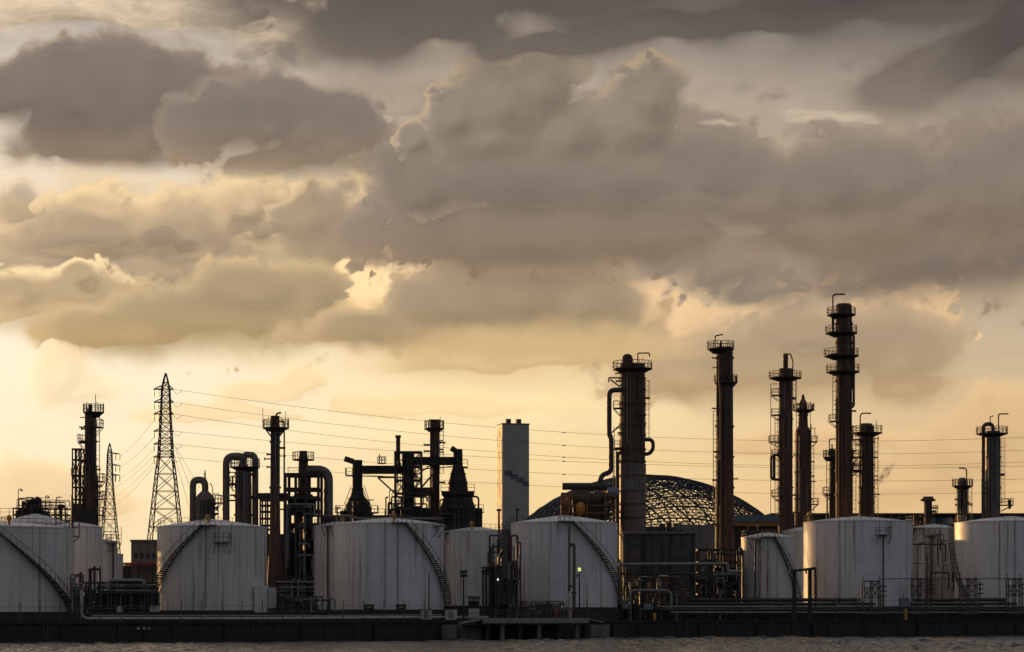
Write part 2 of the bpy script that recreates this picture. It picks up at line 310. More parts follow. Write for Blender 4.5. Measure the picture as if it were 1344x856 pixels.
# ------------------------------------------------------------------ materials
MAT = {}
def material(name, base, rough=.6, metal=0., var=.25, vscale=1.2, streak=0., streak_col=(.05,.035,.025), seams=0., spec=.4, bump=0., rust=0., stretch=.08, drip=0.):
    m = bpy.data.materials.new(name); m.use_nodes = True; nt = m.node_tree; b = nt.nodes['Principled BSDF']
    L = nt.links.new; N = nt.nodes.new
    tc = N('ShaderNodeTexCoord'); oi = N('ShaderNodeObjectInfo')
    ad = N('ShaderNodeVectorMath'); ad.operation = 'ADD'; L(tc.outputs['Object'], ad.inputs[0])
    sc_ = N('ShaderNodeVectorMath'); sc_.operation = 'SCALE'; sc_.inputs[0].default_value = (37., 53., 0.); L(oi.outputs['Random'], sc_.inputs['Scale']); L(sc_.outputs[0], ad.inputs[1])
    def noise(scale, st=(1, 1, 1), detail=5., rough_=.6):
        mp = N('ShaderNodeMapping'); L(ad.outputs[0], mp.inputs[0]); mp.inputs[3].default_value = st
        n = N('ShaderNodeTexNoise'); L(mp.outputs[0], n.inputs[0]); n.inputs['Scale'].default_value = scale; n.inputs['Detail'].default_value = detail; n.inputs['Roughness'].default_value = rough_
        return n.outputs[0]
    def mr(x, a, b_, c, d):
        n = N('ShaderNodeMapRange'); L(x, n.inputs[0])
        for i, v in enumerate((a, b_, c, d)): n.inputs[i+1].default_value = v
        return n.outputs[0]
    def mix(f, a, c, mode='MIX'):
        n = N('ShaderNodeMix'); n.data_type = 'RGBA'; n.blend_type = mode
        if isinstance(f, float): n.inputs[0].default_value = f
        else: L(f, n.inputs[0])
        for s_, v in ((n.inputs[6], a), (n.inputs[7], c)):
            if isinstance(v, tuple): s_.default_value = v if len(v) == 4 else v+(1.,)
            else: L(v, s_)
        return n.outputs[2]
    col = base
    nz = noise(vscale)
    col = mix(mr(nz, .3, .72, 0., 1.), tuple(c*(1-var) for c in base), tuple(min(1., c*(1+var*.6)) for c in base))
    big = noise(.16, (1, 1, .5), 3.)
    col = mix(mr(big, .4, .65, 0., .35), col, tuple(c*.72 for c in base))
    if streak:
        sn = noise(1.1, (1, 1, stretch), 4., .65)
        col = mix(mr(sn, .48, .64, 0., streak), col, streak_col)
        fn = noise(4.5, (1, 1, stretch*.35), 3., .6)
        col = mix(mr(fn, .53, .70, 0., streak*.35), col, tuple(c*1.2 for c in streak_col))
    if rust:
        rn = noise(1.9, (1, 1, .012), 4., .7); rk = noise(.5, (1, 1, .12), 3.)
        m1 = N('ShaderNodeMath'); m1.operation = 'MULTIPLY'; L(mr(rn, .53, .62, 0., 1.), m1.inputs[0]); L(mr(rk, .38, .56, 0., rust), m1.inputs[1])
        col = mix(m1.outputs[0], col, (.25, .105, .045))
        sp = noise(2.6, (1, 1, .6), 6., .7)
        col = mix(mr(sp, .66, .75, 0., rust*.8), col, (.13, .05, .02))
    if seams:
        sx = N('ShaderNodeSeparateXYZ'); L(tc.outputs['Object'], sx.inputs[0])
        md = N('ShaderNodeMath'); md.operation = 'PINGPONG'; L(sx.outputs[2], md.inputs[0]); md.inputs[1].default_value = seams/2
        sc2 = N('ShaderNodeVectorMath'); sc2.operation = 'MULTIPLY'; sc2.inputs[1].default_value = (.21, .21, 1/seams); L(ad.outputs[0], sc2.inputs[0])
        fl = N('ShaderNodeVectorMath'); fl.operation = 'FLOOR'; L(sc2.outputs[0], fl.inputs[0]); wnz = N('ShaderNodeTexWhiteNoise'); wnz.noise_dimensions = '3D'; L(fl.outputs[0], wnz.inputs['Vector'])
        col = mix(mr(wnz.outputs['Value'], 0., 1., 0., .16), col, tuple(c*.62 for c in base))
        sw = N('ShaderNodeMath'); sw.operation = 'MULTIPLY'; L(mr(md.outputs[0], .0, .08, .26, 0.), sw.inputs[0]); L(mr(noise(.35, (1, 1, 2.), 3.), .36, .62, .1, 1.), sw.inputs[1])
        col = mix(sw.outputs[0], col, (.10, .085, .07))
    L(col, b.inputs['Base Color']) if not isinstance(col, tuple) else None
    b.inputs['Roughness'].default_value = rough; b.inputs['Metallic'].default_value = metal; b.inputs['Specular IOR Level'].default_value = spec
    L(mr(nz, .2, .8, max(.05, rough-.12), min(1., rough+.15)), b.inputs['Roughness'])
    if bump:
        bp = N('ShaderNodeBump'); bp.inputs['Strength'].default_value = bump; bp.inputs['Distance'].default_value = .05; L(noise(2.5, (1, 1, 1), 6.), bp.inputs['Height']); L(bp.outputs[0], b.inputs['Normal'])
    MAT[name] = m
    return m
material('white_paint', (.66,.66,.67), .45, var=.07, vscale=.8, streak=.09, streak_col=(.30,.27,.23), seams=1.9, bump=.05, rust=.75)
material('rusty_white_paint', (.64,.63,.61), .5, var=.10, vscale=.8, streak=.30, streak_col=(.27,.20,.14), seams=1.9, rust=1.0, bump=.05)
material('stained_white_paint', (.64,.645,.63), .5, var=.08, vscale=.8, streak=.26, streak_col=(.26,.23,.19), seams=1.9, rust=.6, bump=.05)
material('roof_paint', (.60,.60,.61), .5, var=.12, vscale=1.5, streak=.12, streak_col=(.25,.24,.23))
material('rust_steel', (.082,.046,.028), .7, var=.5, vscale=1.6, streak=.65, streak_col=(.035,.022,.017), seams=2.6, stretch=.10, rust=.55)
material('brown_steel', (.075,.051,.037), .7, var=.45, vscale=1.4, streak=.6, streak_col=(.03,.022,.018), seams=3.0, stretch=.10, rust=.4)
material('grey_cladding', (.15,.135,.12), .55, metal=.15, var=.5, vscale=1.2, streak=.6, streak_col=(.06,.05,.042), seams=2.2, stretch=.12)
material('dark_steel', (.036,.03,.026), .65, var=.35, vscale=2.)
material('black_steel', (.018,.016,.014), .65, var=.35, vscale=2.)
material('stair_steel', (.20,.195,.19), .6, var=.3, vscale=2.5, streak=.3)
material('tread_steel', (.055,.05,.048), .6, var=.3, vscale=2.5)
material('rail_steel', (.09,.08,.073), .6, var=.3, vscale=2.)
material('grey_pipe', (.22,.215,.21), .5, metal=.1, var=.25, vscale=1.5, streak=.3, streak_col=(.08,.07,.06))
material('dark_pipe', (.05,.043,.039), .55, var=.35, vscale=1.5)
material('rust_pipe', (.17,.085,.045), .7, var=.5, vscale=1.5)
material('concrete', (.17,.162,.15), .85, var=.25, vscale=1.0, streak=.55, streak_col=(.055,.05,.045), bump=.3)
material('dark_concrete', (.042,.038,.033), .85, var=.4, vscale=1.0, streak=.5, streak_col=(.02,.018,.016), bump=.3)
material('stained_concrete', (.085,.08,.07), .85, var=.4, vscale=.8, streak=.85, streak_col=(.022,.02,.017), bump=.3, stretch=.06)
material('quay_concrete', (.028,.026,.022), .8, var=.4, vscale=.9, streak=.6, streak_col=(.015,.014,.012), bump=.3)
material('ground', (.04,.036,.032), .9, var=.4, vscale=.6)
material('facade', (.33,.31,.30), .6, var=.08, vscale=.25, seams=3.2)
material('facade_stripe', (.085,.095,.14), .6, var=.1)
material('yellow_paint', (.50,.30,.05), .5, var=.4, vscale=2., rust=.5)
material('orange_paint', (.48,.20,.04), .55, var=.4, vscale=2., rust=.7)
material('ochre_paint', (.26,.155,.05), .6, var=.35, vscale=2., rust=.6)
material('red_paint', (.30,.055,.035), .55, var=.3)
material('blue_paint', (.12,.16,.22), .55, var=.25)
material('teal_roof', (.075,.13,.16), .6, var=.25)
material('arch_steel', (.022,.028,.040), .6, var=.3)
material('insulator', (.14,.12,.10), .35, var=.2)
material('wire', (.16,.14,.12), .6, var=.1)
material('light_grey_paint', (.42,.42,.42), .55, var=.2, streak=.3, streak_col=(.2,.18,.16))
def emitter(name, c, s):
    m = bpy.data.materials.new(name); m.use_nodes = True; b = m.node_tree.nodes['Principled BSDF']
    b.inputs['Base Color'].default_value = c+(1,); b.inputs['Emission Color'].default_value = c+(1,); b.inputs['Emission Strength'].default_value = s; MAT[name] = m
emitter('green_lamp', (.72,.95,.22), 1.1)
emitter('white_lamp', (1.,.95,.8), 1.6)
def water_material():
    m = bpy.data.materials.new('water'); m.use_nodes = True; nt = m.node_tree; b = nt.nodes['Principled BSDF']; L = nt.links.new; N = nt.nodes.new
    b.inputs['Base Color'].default_value = (.022,.024,.025,1); b.inputs['Roughness'].default_value = .08; b.inputs['IOR'].default_value = 1.333
    tc = N('ShaderNodeTexCoord'); hs = None
    for sc_, amp, st in ((1.3, .22, (.6,1,1)), (4., .10, (.8,1,1))):
        mp = N('ShaderNodeMapping'); L(tc.outputs['Object'], mp.inputs[0]); mp.inputs[3].default_value = st
        n = N('ShaderNodeTexNoise'); L(mp.outputs[0], n.inputs[0]); n.inputs['Scale'].default_value = sc_; n.inputs['Detail'].default_value = 3.; n.inputs['Roughness'].default_value = .55
        k = N('ShaderNodeMath'); k.operation = 'MULTIPLY'; L(n.outputs[0], k.inputs[0]); k.inputs[1].default_value = amp
        if hs is None: hs = k
        else:
            a = N('ShaderNodeMath'); a.operation = 'ADD'; L(hs.outputs[0], a.inputs[0]); L(k.outputs[0], a.inputs[1]); hs = a
    bp = N('ShaderNodeBump'); bp.inputs['Strength'].default_value = 1.; bp.inputs['Distance'].default_value = 1.; L(hs.outputs[0], bp.inputs['Height']); L(bp.outputs[0], b.inputs['Normal'])
    MAT['water'] = m
water_material()
# ------------------------------------------------------------------ builders
def rail_run(mb, pts, h=1.1, t=.07, gap=1.4, mid=True):
    """posts and two rails along a run of points"""
    pts = [Vector(p) for p in pts]
    up = Vector((0, 0, h))
    for a, b in zip(pts, pts[1:]):
        mb.bar(a+up, b+up, t)
        if mid: mb.bar(a+up*.52, b+up*.52, t*.8)
        n = max(1, int((b-a).length/gap))
        for k in range(n): mb.bar(a.lerp(b, k/n), a.lerp(b, k/n)+up, t)
    mb.bar(pts[-1], pts[-1]+up, t)
    return mb
def arc(cx, cy, z, r, a0, a1, n): return [(cx+r*math.sin(a0+(a1-a0)*k/n), cy-r*math.cos(a0+(a1-a0)*k/n), z) for k in range(n+1)]
def ladder_mb(mb, a, b, w=.5, cage=True, side=(0, -1, 0)):
    a = Vector(a); b = Vector(b); s = Vector((w/2, 0, 0)); f = Vector(side)
    mb.bar(a-s, b-s, .07); mb.bar(a+s, b+s, .07)
    n = int((b-a).length/.75)
    for k in range(n+1):
        p = a.lerp(b, k/max(n, 1)); mb.bar(p-s, p+s, .05)
    if cage:
        n = int((b-a).length/1.6)
        for k in range(1, n+1):
            p = a.lerp(b, k/n); q1 = p-s*1.5+f*.45; q2 = p+s*1.5+f*.45
            mb.bar(p-s, q1, .05); mb.bar(q1, q2, .05); mb.bar(q2, p+s, .05)
        for sx in (-1.5, 1.5): mb.bar(a+s*sx+f*.45, b+s*sx+f*.45, .05)
    return mb

def tank(label, cx, r, eave, apex, base, D, mat, stair=None, plats=(), vent=None, group='white storage tanks', rail=(-math.pi, math.pi), pipes=(), steps=40):
    X = XW(cx, D); rr = r*D/F; z0 = ZW(base, D-rr); z1 = ZW(eave, D); z2 = ZW(apex, D)
    root = thing('storage_tank', label, 'tank', (X, D, GROUND), group)
    MB().lathe(X, D, [(z0, rr), (z1, rr)], 72).build('shell', mat, root)
    MB().lathe(X, D, [(GROUND-.3, rr+.35), (z0-.02, rr+.35)], 48).build('plinth', 'dark_concrete', root)
    ro = MB().lathe(X, D, [(z1-.12, rr+.07), (z1+.06, rr+.07)], 72, caps=False)
    prof = [(z1+.06, rr+.07)]+[(z1+.06+(z2-z1)*(1-(1-t)**1.25), rr*(1-t)+.05) for t in (.12, .3, .5, .7, .86, .97)]
    ro.lathe(X, D, prof, 72); ro.build('roof', 'roof_paint', root)
    if rail:
        rm = MB(); n = max(6, int(abs(rail[1]-rail[0])*5))
        rail_run(rm, arc(X, D, z1+.05, rr-.1, rail[0], rail[1], n), 1.0, .05, 1.8); rm.build('roof_railing', 'rail_steel', root)
    if stair:
        a0, a1 = stair; st = MB(); hr = MB(); n = steps
        ri, ro_ = rr+.08, rr+1.0
        pt = lambda a, q, z: Vector((X+q*math.sin(a), D-q*math.cos(a), z))
        for k in range(n):
            t = (k+.5)/n; a = a0+(a1-a0)*t; z = z1-(z1-z0)*t
            st.bar(pt(a, ri, z), pt(a, ro_, z), .34, .17)
            if k % 3 == 0:
                st.bar(pt(a, ri-.06, z-.1), pt(a, ro_, z-.1), .06); hr.bar(pt(a, ro_, z), pt(a, ro_, z+1.05), .05)
        for k in range(n):
            t, u = k/n, (k+1)/n; b0 = a0+(a1-a0)*t; b1 = a0+(a1-a0)*u; y0 = z1-(z1-z0)*t; y1 = z1-(z1-z0)*u
            st.bar(pt(b0, ro_, y0), pt(b1, ro_, y1), .05, .10); st.bar(pt(b0, ri, y0), pt(b1, ri, y1), .05, .12)
            hr.bar(pt(b0, ro_, y0+1.05), pt(b1, ro_, y1+1.05), .06)
        s = st.build('staircase', 'tread_steel', root); hr.build('handrail', 'rail_steel', s)
        lp = MB(); sg = 1 if a1 < a0 else -1
        lp.lathe(X, D, [(z1-.04, rr+1.1), (z1+.06, rr+1.1)], 4, min(a0, a0+sg*1.6/rr), max(a0, a0+sg*1.6/rr))
        for e in range(4):
            aa = a0+sg*1.6/rr*e/3; lp.bar(pt(aa, rr-.4, z1+.02), pt(aa, rr+1.1, z1+.02), .5, .08)
        l = lp.build('landing', 'stair_steel', root)
        lr = MB(); rail_run(lr, [pt(a0+sg*1.6/rr*e/3, rr+1.1, z1+.06) for e in range(4)], 1.1, .06, .8); lr.build('landing_railing', 'rail_steel', l)
    for (a, w, dz, pole) in plats:                           # service platform with its ladder on the wall
        pt = lambda q, s_, z: Vector((X+q*math.sin(a)+s_*math.cos(a), D-q*math.cos(a)+s_*math.sin(a), z))
        zt = z1+dz; pm = MB()
        vs = [pt(rr-.2, -w/2, zt), pt(rr-.2, w/2, zt), pt(rr+1.3, w/2, zt), pt(rr+1.3, -w/2, zt)]
        pm.add(vs+[v-Vector((0, 0, .1)) for v in vs], [(0,3,2,1), (4,5,6,7), (0,1,5,4), (1,2,6,5), (2,3,7,6), (3,0,4,7)])
        for s_ in (-w/2, w/2): pm.bar(pt(rr+1.2, s_, zt-.1), pt(rr, s_, zt-1.6), .09)
        p = pm.build('platform', 'stair_steel', root)
        rl = MB(); rail_run(rl, [pt(rr, -w/2, zt), pt(rr+1.25, -w/2, zt), pt(rr+1.25, w/2, zt), pt(rr, w/2, zt)], 1.15, .07, .9)
        for s_ in (-w/2, w/2): rl.bar(pt(rr+1.25, s_, zt), pt(rr+1.25, s_, zt+2.4), .07)
        rl.build('railing', 'rail_steel', p)
        if pole: MB().tube([pt(rr+.45, 0, zt), pt(rr+.45, 0, GROUND+.2)], .13, 8).build('ladder_pole', 'dark_pipe', root)
    if vent:
        vx, col = vent; px = XW(vx, D-rr*.75); zb = z1+.3
        v = MB().lathe(px, D-rr*.75, [(zb-.3, .3), (zb+.1, .18), (zb+.6, .18)], 10); v.lathe(px, D-rr*.75, [(zb+.5, .2), (zb+.62, .34), (zb+.85, .36), (zb+1.1, .26), (zb+1.25, .05)], 10)
        v.build('vent', col, root)
    for (a, zt, zb_, q) in pipes:
        MB().pipe([(X+(rr-.3)*math.sin(a), D-(rr-.3)*math.cos(a), z1+.4), (X+(rr+q)*math.sin(a), D-(rr+q)*math.cos(a), z1+.4), (X+(rr+q)*math.sin(a), D-(rr+q)*math.cos(a), z0+.3)], .06, .4, 6).build('pipe', 'rust_pipe', root)
    return root

def column(name, label, cat, px, D, prof, mat, plats=(), ladders=(), pipes=(), rings=(), group=None, caps=(), ground=True, clutter=9):
    X = XW(px, D); s = D/F
    root = thing(name, label, cat, (X, D, GROUND), group)
    pr = [(ZW(y, D), r*s) for y, r in prof]
    if ground: pr.append((GROUND, pr[-1][1]))
    pr.reverse(); sh = MB().lathe(X, D, pr, 32)
    def rad(z):
        for (za, ra), (zb, rb) in zip(pr, pr[1:]):
            if za <= z <= zb: return ra+(rb-ra)*((z-za)/max(zb-za, 1e-6))
        return pr[-1][1]
    for y in rings:
        z = ZW(y, D); q = rad(z); sh.lathe(X, D, [(z-.14, q+.01), (z-.14, q+.17), (z+.14, q+.17), (z+.14, q+.01)], 32, caps=False)
    sh.build('shell', mat, root)
    for pl in plats:
        y, xl, xr = pl[:3]; z = ZW(y, D); q = rad(z-.3); pm = MB(); rl = MB()
        lx, rx = XW(xl, D), XW(xr, D)
        if lx < X-q*.5 and rx > X+q*.5:                    # all the way round
            c = (lx+rx)/2; w = (rx-lx)/2
            pm.lathe(c, D, [(z-.16, w), (z, w)], 28); pm.lathe(c, D, [(z-.75, max(.2, min(q*.98, w*.9))), (z-.16, w*.93)], 28, caps=False)
            rail_run(rl, arc(c, D, z, w-.04, 0, 2*math.pi, 20), 1.15, .085, 1.6)
            for k in range(6):
                a = 2*math.pi*(k+.5)/6; rl.bar((c+w*.95*math.sin(a), D-w*.95*math.cos(a), z), (c+w*.95*math.sin(a), D-w*.95*math.cos(a), z+1.5), .07)
        else:
            e = X+q*.7*(1 if rx > X+q*.5 else -1); o = rx if rx > X+q*.5 else lx; dpt = min(1.6, q+.9)
            pm.box(min(e, o), max(e, o), D-dpt, D+dpt*.4, z-.14, z); i_ = X+q*(1 if o > X else -1)
            for yy in (D-dpt*.8, D+dpt*.3): pm.bar((o, yy, z-.1), (i_, yy, z-1.2), .1)
            rail_run(rl, [(i_, D-dpt, z), (o, D-dpt, z), (o, D+dpt*.4, z), (i_, D+dpt*.4, z)], 1.15, .085, .9)
        p = pm.build('platform', 'dark_steel', root); rl.build('railing', 'rail_steel', p)
    for (lx, y0, y1) in ladders:
        lm = ladder_mb(MB(), P(lx, y1, D), P(lx, y0, D)); x_e = XW(lx, D); y = y0
        zz = ZW(y1, D)
        while zz < ZW(y0, D):
            lm.bar((x_e, D, zz), (X+(rad(zz)*(1 if x_e > X else -1)), D, zz), .08); zz += 2.6
        lm.build('ladder', 'rail_steel', root)
    for pp in pipes:
        pts, r_ = pp[0], pp[1]; m_ = pp[2] if len(pp) > 2 else 'dark_pipe'; dd = pp[3] if len(pp) > 3 else 0.; nm = pp[4] if len(pp) > 4 else 'pipe'
        MB().pipe([P(x, y, D+dd) for x, y in pts], r_*s, None, 10).build(nm, m_, root)
    top = max(z for z, r in pr)-1.5; low = max(GROUND, ZW(700, D)); rg = random.Random(int(px*7))
    for k in range(clutter):                                # conduits and nozzles on the shell
        u = rg.uniform(-.95, .95); za = rg.uniform(low, top-3); zb = min(top, za+rg.uniform(3, 16)); q = max(rad(za), rad(zb)); o = X+u*q*1.02; dp = D-math.sqrt(max(0, 1.02-u*u))*q-.1
        c = MB().pipe([(o, dp, za), (o, dp, zb)], rg.uniform(.05, .13), None, 6); c.build('conduit', rg.choice(('dark_pipe', 'rust_pipe', 'dark_steel', 'grey_pipe')), root)
    for k in range(clutter):
        z = rg.uniform(low, top); q = rad(z); sg = rg.choice((-1, 1)); l = rg.uniform(.35, 1.0); yy = D-rg.uniform(0, .5)*q
        n = MB().tube([(X+sg*q*.8, yy, z), (X+sg*(q+l), yy, z)], rg.uniform(.07, .16), 8); n.tube([(X+sg*(q+l-.1), yy, z), (X+sg*(q+l), yy, z)], rg.uniform(.16, .26), 8)
        n.build('nozzle', 'dark_steel', root)
    for (y0, r0, y1, r1, m_) in caps:
        MB().lathe(X, D, [(ZW(y0, D), r0*s), (ZW(y1, D), r1*s)], 20).build('top_nozzle', m_, root)
    return root

def frame_mb(xs, ys, D, depth, t=.28, braces=(), diag=.18):
    """open steel framework: uprights at the columns xs, beams at the levels ys (photo rows), two planes deep"""
    mb = MB(); d0, d1 = D-depth/2, D+depth/2
    X = [XW(x, D) for x in xs]; Z = [ZW(y, D) for y in ys]; zt, zb = max(Z), min(Z)
    for x in X:
        for d in (d0, d1): mb.bar((x, d, zb), (x, d, zt), t)
    for z in Z:
        for d in (d0, d1): mb.bar((X[0]-t/2, d, z), (X[-1]+t/2, d, z), t*.95)
        for x in X: mb.bar((x, d0, z), (x, d1, z), t*.9)
    for (i, j) in braces:                                   # crossed braces in bay i, storey j
        for d in (d0-.01, d1+.01):
            mb.bar((X[i], d, Z[j]), (X[i+1], d, Z[j+1]), diag); mb.bar((X[i+1], d, Z[j]), (X[i], d, Z[j+1]), diag)
    return mb
def random_pipes(root, rng, x0, x1, y0, y1, D, depth, n, r=(.08, .22), mats=('dark_pipe', 'grey_pipe', 'rust_pipe'), vert=.5):
    for k in range(n):
        d = D+rng.uniform(-.5, .5)*depth; q = rng.uniform(*r); m_ = rng.choice(mats)
        xa, xb = sorted((rng.uniform(x0, x1), rng.uniform(x0, x1))); ya, yb = sorted((rng.uniform(y0, y1), rng.uniform(y0, y1)))
        if rng.random() < vert: pts = [(xa, y1), (xa, ya), (min(x1, xa+rng.uniform(3, 12)), ya)]
        else: pts = [(xa, yb), (xa, ya), (xb, ya), (xb, min(y1, ya+rng.uniform(5, 30)))]
        if abs(pts[0][1]-pts[1][1]) < 1.5: pts = pts[1:]
        MB().pipe([P(x, y, d) for x, y in pts], q, q*2.2, 6).build('pipe', m_, root)
# ------------------------------------------------------------------ ground and water
def sheet(name, pts, z, mat):
    mb = MB().add([(x, y, z) for x, y in pts], [tuple(range(len(pts)))]); o = mb.build(name, mat); return tag(o, kind='structure')
_t = Vector((1, _b, 0)).normalized(); _n = Vector((-_b, 1, 0)).normalized()
def on_quay(s, off=0.): p = Vector((0, _a, 0))+_t*s+_n*off; return p      # s metres along the quay, off metres inland
A_, B_ = on_quay(-2500), on_quay(6000)
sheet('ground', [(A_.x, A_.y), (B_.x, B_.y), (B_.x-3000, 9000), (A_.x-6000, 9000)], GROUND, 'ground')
def build_water():
    rng = random.Random(3); wv = []
    for k in range(24):
        lam = .6*1.115**k; a = rng.uniform(-1.2, 1.2)+.3; amp = .0125*lam**.85
        wv.append((2*math.pi/lam*math.sin(a), 2*math.pi/lam*math.cos(a), amp, rng.uniform(0, 6.28)))
    mb = MB(); nx, ny = 420, 640; vs = []
    for j in range(ny+1):
        y = 190+(395-190)*(j/ny)
        for i in range(nx+1):
            x = (i/nx-.5)*2*y*.25; h = 0.
            for kx, ky, am, ph in wv: h += am*math.sin(kx*x+ky*y+ph)
            vs.append((x, y, h*(1+.5*math.sin(x*.05+y*.021))))
    mb.add(vs, [(j*(nx+1)+i, j*(nx+1)+i+1, (j+1)*(nx+1)+i+1, (j+1)*(nx+1)+i) for j in range(ny) for i in range(nx)], True)
    o = mb.build('water', 'water'); tag(o, kind='structure')
    sheet('water', [(-9000, -1500), (9000, -1500), (9000, 9000), (-9000, 9000)], -.45, 'water')
build_water()

def quay_box(mb, s0, s1, o0, o1, z0, z1):
    """box lying along the quay"""
    c = [on_quay(s0, o0), on_quay(s1, o0), on_quay(s1, o1), on_quay(s0, o1)]
    vs = [(p.x, p.y, z) for z in (z0, z1) for p in c]
    return mb.add(vs, [(3,2,1,0), (4,5,6,7), (0,1,5,4), (1,2,6,5), (2,3,7,6), (3,0,4,7)])
def S(x, off=0.):                                        # distance along the quay seen at photo column x
    # intersection of the bearing with the line at offset off
    k = (x-CX)/F; o = on_quay(0, off); s = (k*o.y-o.x)/(_t.x-k*_t.y); return s
def qp(x, y, off):                                       # point seen at (x, y) standing off metres inland of the edge
    p = on_quay(S(x, off), off); return Vector((p.x, p.y, ZW(y, p.y)))

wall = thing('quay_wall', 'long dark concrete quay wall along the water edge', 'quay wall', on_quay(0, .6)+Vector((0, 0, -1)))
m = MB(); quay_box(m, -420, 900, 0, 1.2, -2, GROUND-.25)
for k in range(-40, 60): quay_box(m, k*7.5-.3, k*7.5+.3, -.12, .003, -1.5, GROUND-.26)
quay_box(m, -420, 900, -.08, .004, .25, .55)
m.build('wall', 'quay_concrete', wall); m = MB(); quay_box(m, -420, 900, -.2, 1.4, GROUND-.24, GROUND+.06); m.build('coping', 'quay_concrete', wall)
m = MB()
for k in range(-16, 40):                                  # fenders are part of the wall
    m = MB(); s = k*11.3; quay_box(m, s-.2, s+.2, -.34, -.13, .5, 1.9)
    if -90 < s < 130: m.build('fender', 'black_steel', wall)
for x in (182, 190, 196):
    p_ = qp(x, 825, 0); MB().tube([p_-Vector((0, .5, 0)), p_+Vector((0, .2, 0))], .16, 8).build('outfall', 'light_grey_paint', wall)
for x in (60, 330, 470, 900, 1010, 1240):
    p_ = qp(x, 812, -.25); ladder_mb(MB(), (p_.x, p_.y, -.3), (p_.x, p_.y, GROUND), .5, False).build('ladder', 'rail_steel', wall)
m = MB(); quay_box(m, -420, 900, -.05, -.003, -.6, .24); m.build('tide_band', 'black_steel', wall)
bund = thing('bund_wall', 'low black concrete bund wall in front of the left tanks', 'wall', on_quay(-40, 6)+Vector((0, 0, GROUND)))
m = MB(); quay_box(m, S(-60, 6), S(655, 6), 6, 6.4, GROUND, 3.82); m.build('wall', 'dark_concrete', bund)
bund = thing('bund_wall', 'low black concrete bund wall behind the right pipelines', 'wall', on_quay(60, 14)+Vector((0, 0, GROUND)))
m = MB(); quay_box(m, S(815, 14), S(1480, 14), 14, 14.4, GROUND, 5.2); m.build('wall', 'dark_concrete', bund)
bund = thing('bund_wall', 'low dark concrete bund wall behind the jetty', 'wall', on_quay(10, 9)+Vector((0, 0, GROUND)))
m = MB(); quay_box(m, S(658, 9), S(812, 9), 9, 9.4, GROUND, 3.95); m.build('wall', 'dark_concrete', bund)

# ------------------------------------------------------------------ storage tanks
PI = math.pi
tA = tank('huge stained white tank cut by the left frame edge, staircase falling to the right', 5, 90, 694, 685, 803, QD(5)+24, 'stained_white_paint', stair=(.05, 1.40), vent=(12, 'orange_paint'), rail=(-.6, 1.9), steps=52)
tank('white tank behind the leftmost tank, only its domed roof showing', 47, 46, 688, 675, 800, QD(47)+52, 'white_paint', rail=(-2, 2))
tank('plain white tank with a caged ladder, right of the leftmost staircase tank', 102, 32, 692, 686, 800, QD(102)+44, 'white_paint', plats=((-.35, 1.5, -.1, True),), rail=None)
tank('narrow white tank with a square railed platform at its top right', 138, 15, 711, 708, 800, QD(138)+58, 'white_paint', plats=((.75, 1.8, -.2, True),), rail=(-1, 1))
tank('small low white tank in front of the grey concrete block', 152, 9.5, 728, 726, 800, QD(152)+62, 'white_paint', rail=None)
t2 = tank('rust streaked white tank with the staircase falling to the left', 278.5, 71.5, 692.5, 682, 801, QD(278)+22, 'rusty_white_paint', stair=(-.04, -1.52), plats=((.30, 2.2, -2.2, False),), vent=(273, 'yellow_paint'), rail=(-1.9, 1.9), pipes=((.02, 0, 0, .3),))
tank('white tank half hidden behind its wider neighbour, gold light on its left edge', 446, 34, 691, 685, 800, QD(446)+46, 'stained_white_paint', plats=((-.35, 1.4, -.1, True),), rail=(-1.5, .5))
t3 = tank('broad white tank with a staircase curving down its right side', 511, 72, 689, 680, 800, QD(511)+22, 'white_paint', stair=(.32, 1.62), vent=(517, 'orange_paint'), rail=(-1.9, 1.9), pipes=((-.02, 0, 0, .3), (.2, 0, 0, .3)), plats=((1.05, 1.5, -.3, False),))
tank('plain white tank set back between two staircase tanks', 625, 41, 698, 692, 795, QD(625)+46, 'stained_white_paint', vent=(619, 'yellow_paint'), rail=(-1.9, 1.9), plats=((1.15, 2., .2, True), (-1.2, 1.6, -.2, False)))
t5 = tank('clean white tank standing right behind the jetty, staircase on its right', 740.5, 70, 687.5, 677, 797, QD(740)+22, 'white_paint', stair=(.12, 1.6), rail=(-1.9, -.1), plats=((-.02, 1.8, .1, False),))
tank('narrow rust streaked tank right of the dark concrete vessel', 1008, 35, 706, 699, 800, QD(1008)+21, 'rusty_white_paint', stair=(.1, 1.5), rail=(-1.9, 1.9), plats=((-.55, 1.6, -.3, True),))
tank('stained white tank tucked behind the left shoulder of the biggest right hand tank', 1079, 54, 698, 688, 800, QD(1079)+70, 'stained_white_paint', rail=(-1.9, 1.))
t8 = tank('large clean white tank with a broad gold stripe of sunlight on its left edge', 1126, 71, 686, 678, 796, QD(1126)+24, 'white_paint', rail=(-1.9, 1.9), plats=((.30, 2.2, -2.3, True),), vent=(1062, 'yellow_paint'))
tank('rust stained cream tank between the two largest right hand tanks', 1226, 37, 694, 688, 800, QD(1226)+50, 'rusty_white_paint', rail=(-1.9, 1.9), plats=((-.25, 3.0, -1.4, True),), stair=(-.9, -2.2))
tank('cream tank mostly hidden behind the right rim of the big clean tank', 1192, 24, 700, 696, 800, QD(1192)+66, 'stained_white_paint', rail=None)
t10 = tank('big white tank cut by the right frame edge, staircase hugging its left limb', 1325, 71, 686.5, 678, 796, QD(1325)+24, 'white_paint', stair=(-1.95, -.95), rail=(-1.9, 1.9), plats=((.22, 2.0, -2.0, False),), pipes=((-.12, 0, 0, .3),))

